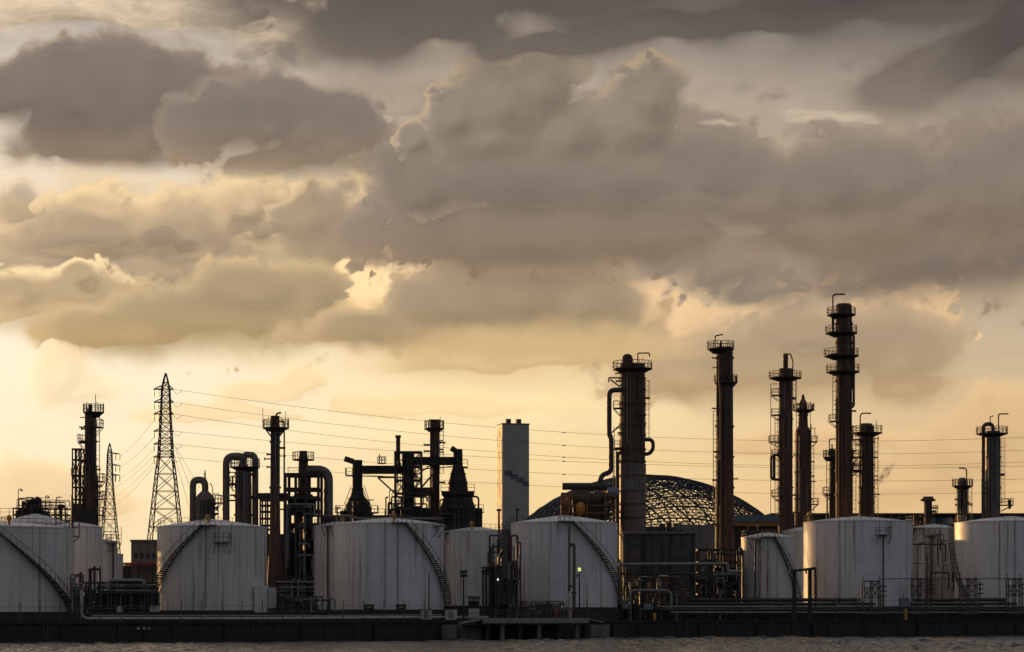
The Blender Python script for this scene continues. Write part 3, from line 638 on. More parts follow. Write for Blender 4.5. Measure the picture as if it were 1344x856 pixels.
# ------------------------------------------------------------------ columns and stacks, left to right
rng = random.Random(11)
D = QD(118)+70
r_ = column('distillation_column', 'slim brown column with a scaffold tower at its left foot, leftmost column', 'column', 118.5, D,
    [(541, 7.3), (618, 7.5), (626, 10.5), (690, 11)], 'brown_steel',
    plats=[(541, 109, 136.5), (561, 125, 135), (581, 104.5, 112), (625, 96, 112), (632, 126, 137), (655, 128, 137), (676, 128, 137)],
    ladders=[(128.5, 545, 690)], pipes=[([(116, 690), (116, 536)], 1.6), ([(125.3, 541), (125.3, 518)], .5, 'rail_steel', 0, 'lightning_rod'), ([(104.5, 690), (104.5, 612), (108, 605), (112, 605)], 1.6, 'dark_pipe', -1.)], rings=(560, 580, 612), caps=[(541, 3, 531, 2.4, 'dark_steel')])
frame_mb([97, 102, 108], [590, 604, 624, 640, 656, 672, 690, 720], D-.4, 2.4, .2, [(0, 2), (1, 3), (0, 4), (1, 5), (0, 1), (1, 0)], .12).build('scaffold', 'dark_steel', r_)
mm = MB()
for k, y in enumerate((548, 580, 613, 640, 656, 668)): mm.bar(P(105, y, D), P(131, y, D), .14)
mm.build('bracket', 'dark_steel', r_)
MB().box(XW(97, D), XW(111, D), D-1.6, D+1.6, GROUND, ZW(662, D)).build('housing', 'brown_steel', r_)
MB().box(XW(107, D), XW(128, D), D-1.9, D-1.2, GROUND, ZW(668, D)).build('housing', 'black_steel', r_)

D = QD(269)+62
column('process_vessel', 'short grey drum under a single gooseneck duct', 'vessel', 269, D, [(645, 5), (650, 10), (655, 13), (700, 13)], 'grey_cladding',
    plats=[(660, 274, 291)], pipes=[([(253, 720), (253, 630), (269, 630), (269, 650)], 4.6, 'grey_cladding', 0, 'duct'), ([(279, 690), (279, 640), (276, 634)], .6), ([(263, 662), (263, 652), (272, 652)], .8)], rings=(662, 676), ladders=[(284, 648, 690)])
mm = MB()
for y in (622, 628, 636):
    mm.bar(P(267, y, D), P(271, y, D), .08)
for x in (267, 271): mm.bar(P(x, 648, D), P(269, 617, D), .12)
tag(mm.build('lattice_mast', 'dark_steel'), 'tiny lattice mast rising behind the single gooseneck duct', 'mast')

D = QD(319)+58
column('process_vessel', 'tall grey vessel flanked by two inverted U ducts', 'vessel', 319, D, [(607, 4), (613, 7), (617, 10.5), (640, 11.3), (700, 11.5)], 'grey_cladding',
    plats=[(613, 302, 341), (636, 302, 310)], pipes=[([(296.5, 720), (296.5, 599), (319, 599), (319, 612)], 4.9, 'grey_cladding', 0, 'duct'), ([(320, 606), (320, 597), (335, 597), (335, 720)], 4.2, 'grey_cladding', .2, 'duct'), ([(302, 650), (309, 650)], 1.2), ([(305, 640), (305, 625), (311, 625)], .9)], rings=(622, 652, 676))

D = QD(361)+44
column('smokestack', 'slender rust stack with one braced top platform and a thin side pipe', 'smokestack', 361, D, [(546, 6), (620, 6.2), (700, 7), (760, 10.5)], 'rust_steel',
    plats=[(561.5, 344.5, 379.5)], pipes=[([(373, 770), (373, 553), (367, 553)], 1.1, 'dark_pipe', 0), ([(356, 560), (356, 550)], 1.6), ([(362, 548), (363, 543), (369, 541.5)], 1.2, 'dark_pipe', 0, 'vent_pipe'), ([(345, 562), (345, 536)], .35, 'rail_steel', 0, 'lightning_rod'), ([(375, 562), (375, 540)], .35, 'rail_steel', 0, 'lightning_rod')], rings=(580, 640))
mm = MB()
for a in (0, 1, 2, 3, 4, 5):
    w = XW(361, D)+1.75*math.sin(a*PI/3); mm.bar((w, D-1.75*math.cos(a*PI/3), ZW(562, D)), (XW(361, D)+.6*math.sin(a*PI/3), D-.6*math.cos(a*PI/3), ZW(574, D)), .14)
mm.build('brace', 'dark_steel', bpy.data.objects['smokestack'])

# tall frame with the big elbow duct
D = QD(400)+52
pf = thing('process_structure', 'dark steel process frame with a big elbow duct on its right', 'process plant', P(400, 800, D).xy.to_3d()+Vector((0, 0, GROUND)))
fr = frame_mb([377, 390.5, 404, 420], [624, 643, 655, 672, 690, 710, 730, 752, 775, 800, 815], D, 6., .42, [(0, 6), (1, 7), (0, 8), (2, 8)], .16); fr.build('frame', 'dark_steel', pf)
for y in (655, 672, 690, 710, 730, 752, 775):
    m = MB(); m.box(XW(377, D), XW(420, D), D-3, D+3, ZW(y, D)+.2, ZW(y, D)+.3); m.build('deck', 'black_steel', pf)
MB().lathe(XW(398, D), D, [(ZW(700, D), 1.5), (ZW(650, D), 1.5), (ZW(646, D), .75), (ZW(602, D), .75), (ZW(597, D), .62), (ZW(592, D), .62)], 20).build('stack', 'brown_steel', pf)
m = MB().lathe(XW(398, D), D, [(ZW(604.5, D), 1.7), (ZW(603, D), 1.7)], 20); p_ = m.build('platform', 'dark_steel', pf); m = MB(); rail_run(m, arc(XW(398, D), D, ZW(603, D), 1.65, 0, 2*PI, 14), 1.1, .08, 2); m.build('railing', 'rail_steel', p_)
MB().pipe([P(402, 617, D), P(431, 617, D), P(431, 676, D)], .72, 2.2, 14).build('elbow_duct', 'grey_cladding', pf)
m = MB().box(XW(380, D), XW(414, D), D-1.5, D+1.8, ZW(676, D), ZW(656, D)); m.build('housing', 'dark_steel', pf)
m = MB().box(XW(379, D), XW(418, D), D+1, D+2.6, GROUND, ZW(692, D)); m.build('housing', 'black_steel', pf)
m = MB(); rail_run(m, [P(378, 623, D-3), P(392, 623, D-3)], 1.1, .08, 1); rail_run(m, [P(405, 623, D-3), P(420, 623, D-3)], 1.1, .08, 1); m.build('railing', 'rail_steel', pf)
random_pipes(pf, rng, 376, 415, 660, 800, D-3.4, 1.5, 22, (.07, .2), ('dark_pipe', 'grey_pipe', 'grey_pipe'))
bx = MB().box(XW(341, D), XW(378, D), D-2, D+4, ZW(656, D), ZW(648, D)); bx.build('duct', 'dark_steel', pf)
frame_mb([343, 350, 357], [656, 664, 672, 681, 690, 705], D, 3, .25).build('frame', 'dark_steel', pf)
MB().pipe([P(342, 657, D-3), P(374, 657, D-3)], .18).build('pipe', 'dark_pipe', pf)

# ------------------------------------------------------------------ furnaces with their linked ducts
D = QD(500)+62
def furnace(label, xc, prof, lid, sx):
    root = thing('furnace', label, 'furnace', (XW(xc, D), D, GROUND), 'flared black furnaces')
    # eight sided flared hood
    pr = [(ZW(y, D), r*D/F) for y, r in prof]; pr.reverse()
    MB().lathe(XW(xc, D), D, pr, 16).build('hood', 'black_steel', root)
    m = MB(); a = P(lid[0], lid[1], D); b = P(lid[2], lid[3], D)
    m.bar(a, b, .12, .9); m.bar(P(lid[2]-1, lid[3]+1, D), P(lid[2]+1.5, lid[3]+9, D), .12); m.build('damper', 'dark_steel', root)
    return root
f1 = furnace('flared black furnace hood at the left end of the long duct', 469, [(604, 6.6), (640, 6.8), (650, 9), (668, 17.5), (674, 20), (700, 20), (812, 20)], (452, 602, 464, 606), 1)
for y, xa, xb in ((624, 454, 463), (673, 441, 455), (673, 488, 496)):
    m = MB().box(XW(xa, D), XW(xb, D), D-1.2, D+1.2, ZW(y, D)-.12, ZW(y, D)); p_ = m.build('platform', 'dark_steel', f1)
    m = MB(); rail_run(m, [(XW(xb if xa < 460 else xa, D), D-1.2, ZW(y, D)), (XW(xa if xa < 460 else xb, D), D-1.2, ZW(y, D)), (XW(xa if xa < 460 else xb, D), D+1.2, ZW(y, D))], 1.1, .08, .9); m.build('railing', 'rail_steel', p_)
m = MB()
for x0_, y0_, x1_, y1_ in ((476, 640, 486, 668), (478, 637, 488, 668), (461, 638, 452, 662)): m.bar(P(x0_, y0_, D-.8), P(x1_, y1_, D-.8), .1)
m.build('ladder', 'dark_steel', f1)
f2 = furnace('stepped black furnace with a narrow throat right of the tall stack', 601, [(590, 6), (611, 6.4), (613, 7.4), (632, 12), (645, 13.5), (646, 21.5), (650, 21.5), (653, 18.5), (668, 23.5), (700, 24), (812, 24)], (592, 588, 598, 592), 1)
for y, xa, xb in ((613, 607, 614), (645, 579, 592), (645, 612, 623), (672, 622, 635)):
    m = MB().box(XW(xa, D), XW(xb, D), D-1.2, D+1.2, ZW(y, D)-.14, ZW(y, D)); p_ = m.build('platform', 'dark_steel', f2)
    m = MB(); rail_run(m, [(XW(xa, D), D-1.2, ZW(y, D)), (XW(xb, D), D-1.2, ZW(y, D))], 1.1, .08, .9); m.build('railing', 'rail_steel', p_)
m = MB()
for x0_, y0_, x1_, y1_ in ((607, 616, 613, 634), (594, 616, 589, 634)): m.bar(P(x0_, y0_, D-.8), P(x1_, y1_, D-.8), .1)
m.build('brace', 'dark_steel', f2)
MB().pipe([P(616, 652, D), P(628, 652, D), P(628, 700, D)], .16, .5, 8).build('pipe', 'dark_pipe', f2)
s3 = column('smokestack', 'dark straight stack with a caged ladder, between the two black furnaces', 'smokestack', 570.5, D+1, [(551, 7.3), (553, 6.4), (700, 6.6)], 'rust_steel', plats=[(562, 557, 583)], ladders=[(579.5, 553, 622)], pipes=[([(578, 560), (578, 547)], .35, 'rail_steel', 0, 'lightning_rod')])
for fx in (f1, f2):
    xc, rr_ = (469, 20) if fx is f1 else (601, 23)
    random_pipes(fx, rng, xc-rr_-7, xc+rr_+7, 655, 692, D-3.6, 1.6, 13, (.05, .13), ('dark_pipe', 'dark_steel'), .6)
    for y, q in (((642, 7.4), (655, 11.8), (662, 15), (675, 20.2)) if fx is f1 else ((622, 9.9), (634, 12.3), (655, 19.3), (668, 23.7), (680, 23.8))): MB().ring(XW(xc, D), D, ZW(y, D), q*D/F+.03, .16, seg=20).build('hoop', 'dark_steel', fx)
# linking ducts and convection bank
bank = thing('duct_bridge', 'black convection bank and ducts joining both furnaces in a braced frame', 'ductwork', P(535, 800, D).xy.to_3d()+Vector((0, 0, GROUND)))
m = MB().box(XW(475, D), XW(529, D), D-.7, D+.7, ZW(622, D), ZW(611.5, D)); m.build('duct', 'black_steel', bank)
m = MB().box(XW(544, D), XW(596, D), D-.65, D+.65, ZW(610.5, D), ZW(600, D)); m.build('duct', 'black_steel', bank)
m = MB().box(XW(543, D), XW(566, D), D-.6, D+.6, ZW(651, D), ZW(640, D)); m.build('duct', 'rust_steel', bank)
m = MB().box(XW(528, D), XW(543.5, D), D-1.2, D+1.2, ZW(668, D), ZW(596, D)); m.build('chamber', 'black_steel', bank)
m = MB().box(XW(521, D), XW(562, D), D-1.6, D+1.6, ZW(690, D), ZW(667, D)); m.build('chamber', 'black_steel', bank)
frame_mb([519, 536, 553], [594, 613, 631, 648, 666, 685, 700, 812], D-2.2, 3.2, .26, [(0, 2), (1, 2), (0, 4), (1, 4), (0, 3), (1, 0), (1, 1)], .16).build('frame', 'dark_steel', bank)
m = MB(); m.bar(P(496, 627, D), P(519, 648, D-2), .2); m.bar(P(496, 627, D), P(528, 627, D), .2); m.bar(P(574, 616, D), P(553, 640, D-2), .22); m.bar(P(545, 625, D), P(566, 610, D), .2); m.bar(P(475, 625, D), P(520, 626, D), .16); m.bar(P(550, 616, D), P(607, 611.5, D), .16); m.build('strut', 'dark_steel', bank)
MB().lathe(XW(522.5, D), D, [(ZW(616, D), .5), (ZW(608, D), .5), (ZW(606, D), .36), (ZW(575, D), .36), (ZW(574, D), .48), (ZW(571.5, D), .48)], 14).build('small_stack', 'brown_steel', bank)
m = MB().lathe(XW(501, D), D, [(ZW(609, D), .75), (ZW(608, D), .75)], 12); p_ = m.build('platform', 'dark_steel', bank); m = MB(); rail_run(m, arc(XW(501, D), D, ZW(608, D), .72, 0, 2*PI, 10), 1., .08, 2); m.bar(P(498, 608, D), P(498, 596, D), .15); m.build('railing', 'rail_steel', p_)
m = MB(); rail_run(m, [P(545, 631, D), P(552, 631, D)], 1.1, .08, .8); rail_run(m, [P(511, 666, D), P(519, 666, D)], 1.1, .08, .8); m.build('railing', 'rail_steel', bank)
random_pipes(bank, rng, 505, 566, 640, 690, D-3.8, 2, 30, (.05, .15), ('dark_pipe', 'dark_steel', 'dark_pipe'), .6)
random_pipes(bank, rng, 519, 553, 598, 640, D-2.4, 3, 9, (.05, .12), ('dark_pipe', 'dark_steel'), .6)
lb = thing('equipment_deck', 'low black equipment deck running behind the broad white tank', 'process plant', P(525, 800, D+8).xy.to_3d()+Vector((0, 0, GROUND)))
m = MB().box(XW(425, D+8), XW(560, D+8), D+6, D+10, GROUND, ZW(677, D+8)); m.box(XW(555, D+8), XW(633, D+8), D+6, D+10, GROUND, ZW(668, D+8)); m.build('housing', 'black_steel', lb)
m = MB(); rail_run(m, [P(436, 677, D+6), P(560, 677, D+6)], 1.1, .08, 1.6); m.build('railing', 'rail_steel', lb)
hp = thing('header_pipe', 'grey header pipe crossing above the broad white tank roof', 'pipe', P(450, 677, D-10)); MB().pipe([P(395, 677, D-10), P(460, 677.5, D-10), P(470, 681, D-10), P(580, 681, D-10)], .2, .4, 8).build('pipe', 'grey_pipe', hp)
for x in (400, 425, 450, 520, 560): MB().bar(P(x, 678, D-10), (XW(x, D-10), D-10, GROUND), .2).build('support', 'dark_steel', hp)

# ------------------------------------------------------------------ far chimney block
D = 900
blk = thing('chimney_block', 'tall pale chimney tower block with two roof stacks and a stepped blue stripe', 'tower', (XW(676, D), D, GROUND))
ang = R(-12); ux = Vector((math.cos(ang), -math.sin(ang), 0)); uy = Vector((math.sin(ang), math.cos(ang), 0)); fl = Vector((XW(659.0, D), D, 0)); wd = (694.5-659.0)*D/F/math.cos(ang); dp = 10.2
def blkbox(mb, a0, a1, b0, b1, z0, z1):
    c = [fl+ux*a+uy*b for a, b in ((a0, b0), (a1, b0), (a1, b1), (a0, b1))]
    vs = [(p.x, p.y, z) for z in (z0, z1) for p in c]; return mb.add(vs, [(3,2,1,0), (4,5,6,7), (0,1,5,4), (1,2,6,5), (2,3,7,6), (3,0,4,7)])
zt = ZW(557, D)
blkbox(MB(), 0, wd, 0, dp, GROUND, zt).build('wall', 'facade', blk)
m = blkbox(MB(), -.003, wd+.15, -.15, dp+.1, zt, zt+.5); m.build('parapet', 'concrete', blk)
for a in (2.3, 6.4):
    blkbox(MB(), a, a+1.9, 3, 5, zt+.5, ZW(549.5, D)+.2).build('roof_stack', 'brown_steel', blk)
m = MB()
for k in range(4):
    a = 1.0+k*2.35; blkbox(m, a, min(a+3.1, wd+.01), -.03, .02, ZW(624+k*4.6, D)-.1, ZW(617.5+k*4.6, D))
m.build('stripe', 'facade_stripe', blk)
m = MB()
for k in range(3): blkbox(m, -.04, .02, 1.2+k*3.2, 2.4+k*3.2, GROUND, zt-1)
m.build('window_strip', 'dark_steel', blk)

# ------------------------------------------------------------------ big banded column with the S-bend line
D = QD(830)+42
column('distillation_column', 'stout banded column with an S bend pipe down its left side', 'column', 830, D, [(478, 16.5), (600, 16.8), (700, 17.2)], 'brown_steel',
    plats=[(484, 804, 856), (536, 805, 814), (588, 806, 814)], rings=(497, 511, 530, 545, 557, 571, 590, 606, 625, 645, 662, 680),
    ladders=[(807, 600, 690), (849.5, 500, 575)],
    pipes=[([(820, 484), (820, 468), (827, 468), (827, 484)], 3.6, 'brown_steel', 0, 'top_duct'), ([(837, 484), (837, 463.5), (852.5, 463.5), (852.5, 468)], .9, 'dark_pipe', 0, 'gooseneck'),
           ([(816, 512), (799.5, 512), (799.5, 570), (802, 575), (802, 620), (790, 623), (786, 637), (740, 637.5)], 3.3, 'dark_pipe', -1.5),
           ([(844, 577), (857, 577), (857, 590), (852, 596), (844, 596)], 2.6, 'dark_pipe', 0), ([(810.5, 700), (810.5, 596), (815, 594)], 2.4, 'brown_steel', -1.), ([(806, 700), (806, 560)], .5)])
MB().lathe(XW(830.3, D), D, [(GROUND, 17.9*D/F), (ZW(609, D), 17.6*D/F)], 32).build('jacket', 'grey_cladding', bpy.data.objects['distillation_column.001'])
mm = MB()
D_ = D
for a, b in (((799, 496), (815, 496)), ((799, 496), (799, 502)), ((801, 498), (814, 508)), ((803, 568), (814, 558)), ((803, 590), (814, 590))): mm.bar(P(*a, D_), P(*b, D_), .22)
mm.build('bracket', 'dark_steel', bpy.data.objects['distillation_column.001'])
MB().tube([P(738, 638.5, D-1.6), P(796, 638.5, D-1.6)], 4.7*D/F, 14).build('header_drum', 'dark_pipe', bpy.data.objects['distillation_column.001'])
# heat exchanger deck beside it
D = QD(770)+44
ex = thing('heat_exchanger', 'dark horizontal drum on a pipe strewn deck, sunlit orange pipes at its left end', 'heat exchanger', P(770, 800, D).xy.to_3d()+Vector((0, 0, GROUND)))
MB().tube([P(751, 657, D), P(792, 657, D)], 1.25, 20).build('drum', 'brown_steel', ex)
m = MB().box(XW(752, D), XW(794, D), D-2, D+2, ZW(686, D), ZW(664, D)); m.build('housing', 'dark_steel', ex)
frame_mb([737, 745, 770, 795, 806], [648, 664, 674, 686, 700, 812], D-2.4, 3.4, .2, [(0, 0), (0, 1), (3, 0)], .14).build('frame', 'rust_pipe', ex)
random_pipes(ex, rng, 737, 752, 648, 686, D-2, 3.4, 12, (.1, .22), ('rust_pipe', 'orange_paint', 'rust_pipe'))
random_pipes(ex, rng, 785, 808, 645, 690, D-2, 3, 10, (.08, .2), ('rust_pipe', 'dark_pipe'))
m = MB().lathe(XW(762, D-4), D-4, [(ZW(672, D-4)-.6, .3), (ZW(668, D-4)-.4, .72), (ZW(665, D-4), .8), (ZW(661, D-4), .6), (ZW(659, D-4), .2)], 14); m.build('valve_cover', 'orange_paint', ex)
MB().tube([P(797, 648, D), P(812, 648, D)], 1.0, 16).build('drum', 'blue_paint', ex)

# ------------------------------------------------------------------ lattice vault far behind
def vault():
    D0 = 600; s = D0/F; Rv = 246*s; c0 = Vector((XW(849, D0), D0, ZW(870, D0)))
    root = thing('lattice_dome', 'huge dark lattice dome behind the columns, sky glinting through its roof', 'dome', (c0.x, D0, GROUND))
    rot = Matrix.Rotation(R(-52), 3, 'Y') @ Matrix.Rotation(R(35), 3, 'X')
    nu, nv = 190, 96; rg = random.Random(5)
    def pt(i, j, q=0.):
        th = math.pi*j/nv; ph = 2*math.pi*i/nu
        return c0+rot @ Vector((math.sin(th)*math.cos(ph), math.sin(th)*math.sin(ph), math.cos(th)))*(Rv+q)
    ok = lambda *ps: all(p.z > 12 for p in ps)
    m = MB(); pm = m
    for i in range(nu):
        for j in range(4, nv-4):
            a, b, c, d = pt(i, j), pt(i+1, j), pt(i, j+1), pt(i+1, j+1)
            if not ok(a, b, c, d): continue
            m.bar(a, c, .18 if i % 4 else .38); m.bar(a, b, .13 if j % 3 else .3)
            if (i+j) % 2 == 0: m.bar(pt(i, j, -1.7), pt(i+1, j+1, -1.7), .10)
            if i % 2 == 0: m.bar(pt(i, j, -1.7), pt(i, j+1, -1.7), .11)
            if j % 3 == 0 and i % 4 == 0: m.bar(pt(i, j, -1.7), a, .2)
    m.build('lattice', 'arch_steel', root)
    MB().lathe(c0.x, c0.y, [(GROUND, Rv*.96), (ZW(700, D0), Rv*.955)], 64).build('base_wall', 'dark_concrete', root)
vault()

# ------------------------------------------------------------------ columns on the right
D = QD(951)+36
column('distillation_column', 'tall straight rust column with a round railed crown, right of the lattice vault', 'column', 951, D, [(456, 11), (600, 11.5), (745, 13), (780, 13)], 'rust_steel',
    plats=[(458, 928, 963.5), (502, 937, 968)], ladders=[(938.5, 540, 660), (952, 600, 740)], rings=(470, 502, 560, 600, 640, 690),
    pipes=[([(938.5, 458), (938.5, 441), (949, 439)], .9, 'dark_pipe', -1., 'gooseneck'), ([(958.5, 460), (958.5, 500)], 1.8, 'dark_pipe', -1.3), ([(946, 458), (946, 448)], 1.6), ([(946, 745), (946, 520), (944, 500), (944, 470)], 1.3, 'rust_pipe', -1.6), ([(957, 720), (957, 610)], .8, 'rust_pipe', -1.6), ([(966, 502), (966, 494)], 1.6)])
D = QD(1031)+100
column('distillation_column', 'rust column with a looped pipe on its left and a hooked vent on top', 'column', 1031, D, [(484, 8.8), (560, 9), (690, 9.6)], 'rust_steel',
    plats=[(496, 1009, 1052), (519, 1012, 1022), (545, 1012, 1022), (580, 1009, 1022), (598, 1013, 1022), (651, 1013, 1022)], ladders=[(1042.5, 500, 540), (1019, 545, 690)], rings=(510, 550, 600, 640),
    pipes=[([(1031, 490), (1031, 466)], 3.4, 'rust_steel', 0, 'top_nozzle'), ([(1028, 464.5), (1038, 465), (1040.5, 475), (1040.5, 498)], .9, 'dark_pipe', 0, 'gooseneck'), ([(1011.5, 690), (1011.5, 504), (1022, 504)], .4, 'rail_steel'), ([(1022, 597), (1012, 598), (1012, 629), (1023, 630)], 1.7, 'dark_pipe', 0), ([(1016, 598), (1016, 629)], 2., 'dark_pipe'), ([(1045, 500), (1045, 545)], .4, 'rail_steel')])
D = QD(1054)+112
column('distillation_column', 'stepped rust column with a narrow neck, close beside the looped pipe column', 'column', 1054, D, [(518, 1.5), (524, 2.5), (529, 5.2), (560, 6.6), (566, 10.2), (690, 11.5)], 'rust_steel',
    plats=[(538, 1041, 1069), (580, 1060, 1071.5), (662, 1062, 1073)], ladders=[(1047, 540, 570), (1066, 585, 690)], rings=(545, 580, 620, 655), pipes=[([(1066, 538), (1067, 531)], 1.3), ([(1060, 562), (1069.5, 562), (1069.5, 575)], .5)])
D = QD(1105)+54
column('distillation_column', 'tallest column of the plant with four stacked round platforms', 'column', 1107.5, D, [(399, 9), (402, 10.6), (470, 11), (560, 10.6), (690, 10.8)], 'rust_steel',
    plats=[(413, 1085, 1123), (437, 1083, 1125), (467, 1081, 1127), (488, 1084, 1128), (553, 1088, 1100), (617, 1115, 1127), (600, 1115, 1127)], ladders=[(1095, 490, 550), (1121, 560, 680)], rings=(425, 450, 500, 530, 560, 590, 618, 650),
    pipes=[([(1093, 413), (1093, 388), (1097, 386.3), (1109, 386.3)], 1.1, 'dark_pipe', 0, 'gooseneck'), ([(1117, 437), (1120.5, 440), (1120.5, 533), (1117, 535)], 1.7, 'dark_pipe', -.6), ([(1093, 437), (1093, 413)], 2.), ([(1101, 680), (1101, 490)], 1., 'rust_pipe', -1.4)])
D = QD(1092)+64
column('distillation_column', 'thin short dark column left of the tallest column, hooked vent on top', 'column', 1093, D, [(589, 4.6), (700, 5)], 'brown_steel', plats=[(600, 1080, 1097), (648, 1080, 1090)], pipes=[([(1088.5, 598), (1088.5, 576.5), (1099, 576)], .8, 'dark_pipe', 0, 'gooseneck'), ([(1085.5, 690), (1085.5, 648)], 1.1), ([(1092, 590), (1092, 583)], 1.)], ladders=[(1087, 605, 690)])
D = QD(1137)+56
column('distillation_column', 'medium dark column with a wide railed top, right of the tallest column', 'column', 1137, D, [(556, 7), (560, 9.6), (690, 10.2)], 'rust_steel',
    plats=[(568, 1118, 1158), (577, 1118, 1128), (600, 1119, 1128), (618, 1119, 1128)], ladders=[(1150, 570, 690)], rings=(580, 610, 640, 660), pipes=[([(1129, 566), (1129, 546), (1131, 542.5), (1143.5, 542.5)], .9, 'dark_pipe', 0, 'gooseneck'), ([(1147, 630), (1152, 630)], .8), ([(1150, 566), (1150, 552)], .5, 'rail_steel')])
D = QD(1263)+62
column('distillation_column', 'short grey column with an oversized round platform near its top', 'column', 1263, D, [(627, 3), (631, 6.8), (700, 7)], 'grey_cladding', plats=[(637.5, 1249.5, 1277)], ladders=[(1273, 640, 690)], pipes=[([(1268.5, 634), (1268.5, 616), (1265, 614.5), (1258.5, 614.5)], .9, 'dark_pipe', 0, 'gooseneck'), ([(1256, 640), (1256, 690)], .5, 'rail_steel')])
D = QD(1302)+54
column('distillation_column', 'grey column with an inverted U pipe over its crown, rightmost column', 'column', 1303, D, [(566, 9.6), (690, 9.8)], 'grey_cladding', plats=[(569, 1281, 1322.5), (663, 1310, 1328)], ladders=[(1316, 575, 660)], rings=(600, 640),
    pipes=[([(1290.5, 690), (1290.5, 557), (1303, 556), (1303, 568)], 2.5, 'dark_pipe', -.8), ([(1299.5, 558), (1299.5, 547), (1304, 546)], .7), ([(1310.5, 566), (1310.5, 543.5), (1323.5, 543.2)], .9, 'dark_pipe', 0, 'gooseneck'), ([(1325, 668), (1325, 656)], 2.)])
D = QD(1218)+60
column('smokestack', 'stubby black stack with a flared cap, right of the big clean tank', 'smokestack', 1218, D, [(652, 7), (654, 7), (656, 10), (657.5, 10), (658.5, 5.3), (700, 5.3)], 'rust_steel', plats=[(672, 1219, 1229)])
column('smokestack', 'squat rust brown stub beside the stubby black stack', 'smokestack', 1203, D+3, [(676, 4.5), (700, 4.5)], 'rust_steel')

# ------------------------------------------------------------------ power line
def lattice(mb, D, cx, lev, t):
    """four legged tapering lattice: lev = (row, half width) from the top down"""
    cor = []
    for y, h in lev:
        w = h*D/F; cor.append([(XW(cx, D)+sx*w, D+sy*w, ZW(y, D)) for sx, sy in ((-1,-1), (1,-1), (1,1), (-1,1))])
    for a, b in zip(cor, cor[1:]):
        for k in range(4):
            mb.bar(a[k], b[k], t)
            mb.bar(a[k], b[(k+1) % 4], t*.55); mb.bar(a[(k+1) % 4], b[k], t*.55); mb.bar(b[k], b[(k+1) % 4], t*.55)
    return mb
D = 600
py = thing('power_pylon', 'tall six armed lattice power pylon behind the rust streaked tank', 'pylon', (XW(217.5, D), D, GROUND), 'lattice power pylons')
lv = [(490, .3), (502, 3.2), (511, 5), (519, 5.3), (528, 5.6), (536, 5.9), (544, 6.2), (555, 6.8), (566, 7.4), (575, 7.9), (583, 8.3), (592, 8.7), (600, 9.2), (622, 12), (645, 14.3), (668, 16.6), (692, 19), (718, 21.5), (745, 24), (822, 31)]
lattice(MB(), D, 217.5, lv, .27).build('mast', 'dark_steel', py)
ARM = [511, 528, 543.5, 566, 583, 600]
for y in ARM:
    m = MB(); z = ZW(y, D)
    for xe in (201.5, 227.5):
        e = P(xe, y, D); w = 5.5*D/F
        for sy in (-1, 1): m.bar((XW(217.5, D)+(-w if xe < 217 else w), D+sy*w*.8, z), e, .26); m.bar((XW(217.5, D)+(-w if xe < 217 else w), D+sy*w*.5, z+.9), e, .18)
    a_ = m.build('cross_arm', 'dark_steel', py)
    for xe in (201.8, 208):
        m = MB().tube([P(xe, y, D), P(xe+.3, y+9.5, D)], .16, 6); m.build('insulator', 'insulator', a_)
    MB().pipe([P(227, y, D), P(231, y+7, D), P(237, y+4, D), P(239, y+.8, D)], .05, .6, 5).build('jumper_wire', 'wire', a_)
D2 = 760
p2 = thing('power_pylon', 'smaller distant lattice pylon right of the slim leftmost column', 'pylon', (XW(144, D2), D2, GROUND), 'lattice power pylons')
lattice(MB(), D2, 144, [(582, .3), (590, 2), (598, 2.9), (606, 3.1), (614, 3.4), (622, 3.6), (630, 3.9), (642, 4.6), (655, 5.6), (668, 6.8), (682, 8), (698, 9.5), (720, 11.5), (818, 18)], .25).build('mast', 'dark_steel', p2)
for y in (596, 611, 624):
    m = MB()
    for sy in (-1, 1): m.bar((XW(146, D2), D2+sy*.7, ZW(y-2, D2)), P(157.5, y, D2), .26)
    m.bar(P(146, y, D2), P(157.5, y, D2), .2); a_ = m.build('cross_arm', 'dark_steel', p2)
    for xe in (151.5, 157): MB().tube([P(xe, y, D2), P(xe, y+8, D2)], .2, 6).build('insulator', 'insulator', a_)
names = ['topmost', 'second highest', 'third highest', 'third lowest', 'second lowest', 'lowest']
for k, y0 in enumerate(ARM):
    lo = k > 2; c = -5.9e-5 if lo else -8.9e-5; a = .107 if lo else .1558
    pts = [P(228+t, y0+a*t+c*t*t, D) for t in range(0, 1751, 35)]
    w_ = thing('power_line', '%s of the six long sagging power lines leaving the big pylon' % names[k], 'power line', pts[0], 'long power lines to the right')
    MB().tube(pts, .042, 5).build('wire', 'wire', w_)
    t = 512; m = MB().tube([P(228+t-2, y0+a*t+c*t*t+.3, D), P(228+t+2, y0+a*t+c*t*t+.45, D)], .12, 6); m.build('spacer', 'wire', w_)
for k, (y0, x1, y1) in enumerate([(552, 158, 599), (574, 158, 613), (590, 158, 627), (598, 151, 640), (606, 151, 652), (612, 151, 664)]):
    pts = []
    for i in range(25):
        t = i/24; pts.append(P(201.8*(1-t)+x1*t, y0*(1-t)+y1*t+14*t*(1-t), D*(1-t)+D2*t))
    tag(MB().tube(pts, .05, 5).build('power_line', 'wire'), '%s of the six short power lines between the two pylons' % names[k], 'power line', 'short power lines between the pylons')
for k, (x0_, y0_, x1_, y1_) in enumerate([(230, 585, 262, 640), (231, 590, 253, 648), (229, 597, 248, 665)]):
    pts = [P(x0_+(x1_-x0_)*t/12, y0_+(y1_-y0_)*t/12+4*(t/12)*(1-t/12), D-t*14) for t in range(13)]
    tag(MB().tube(pts, .05, 5).build('power_line', 'wire'), '%s faint wire dropping right from the big pylon towards the drum' % ('upper', 'middle', 'lower')[k], 'power line', 'faint wires dropping to the plant')
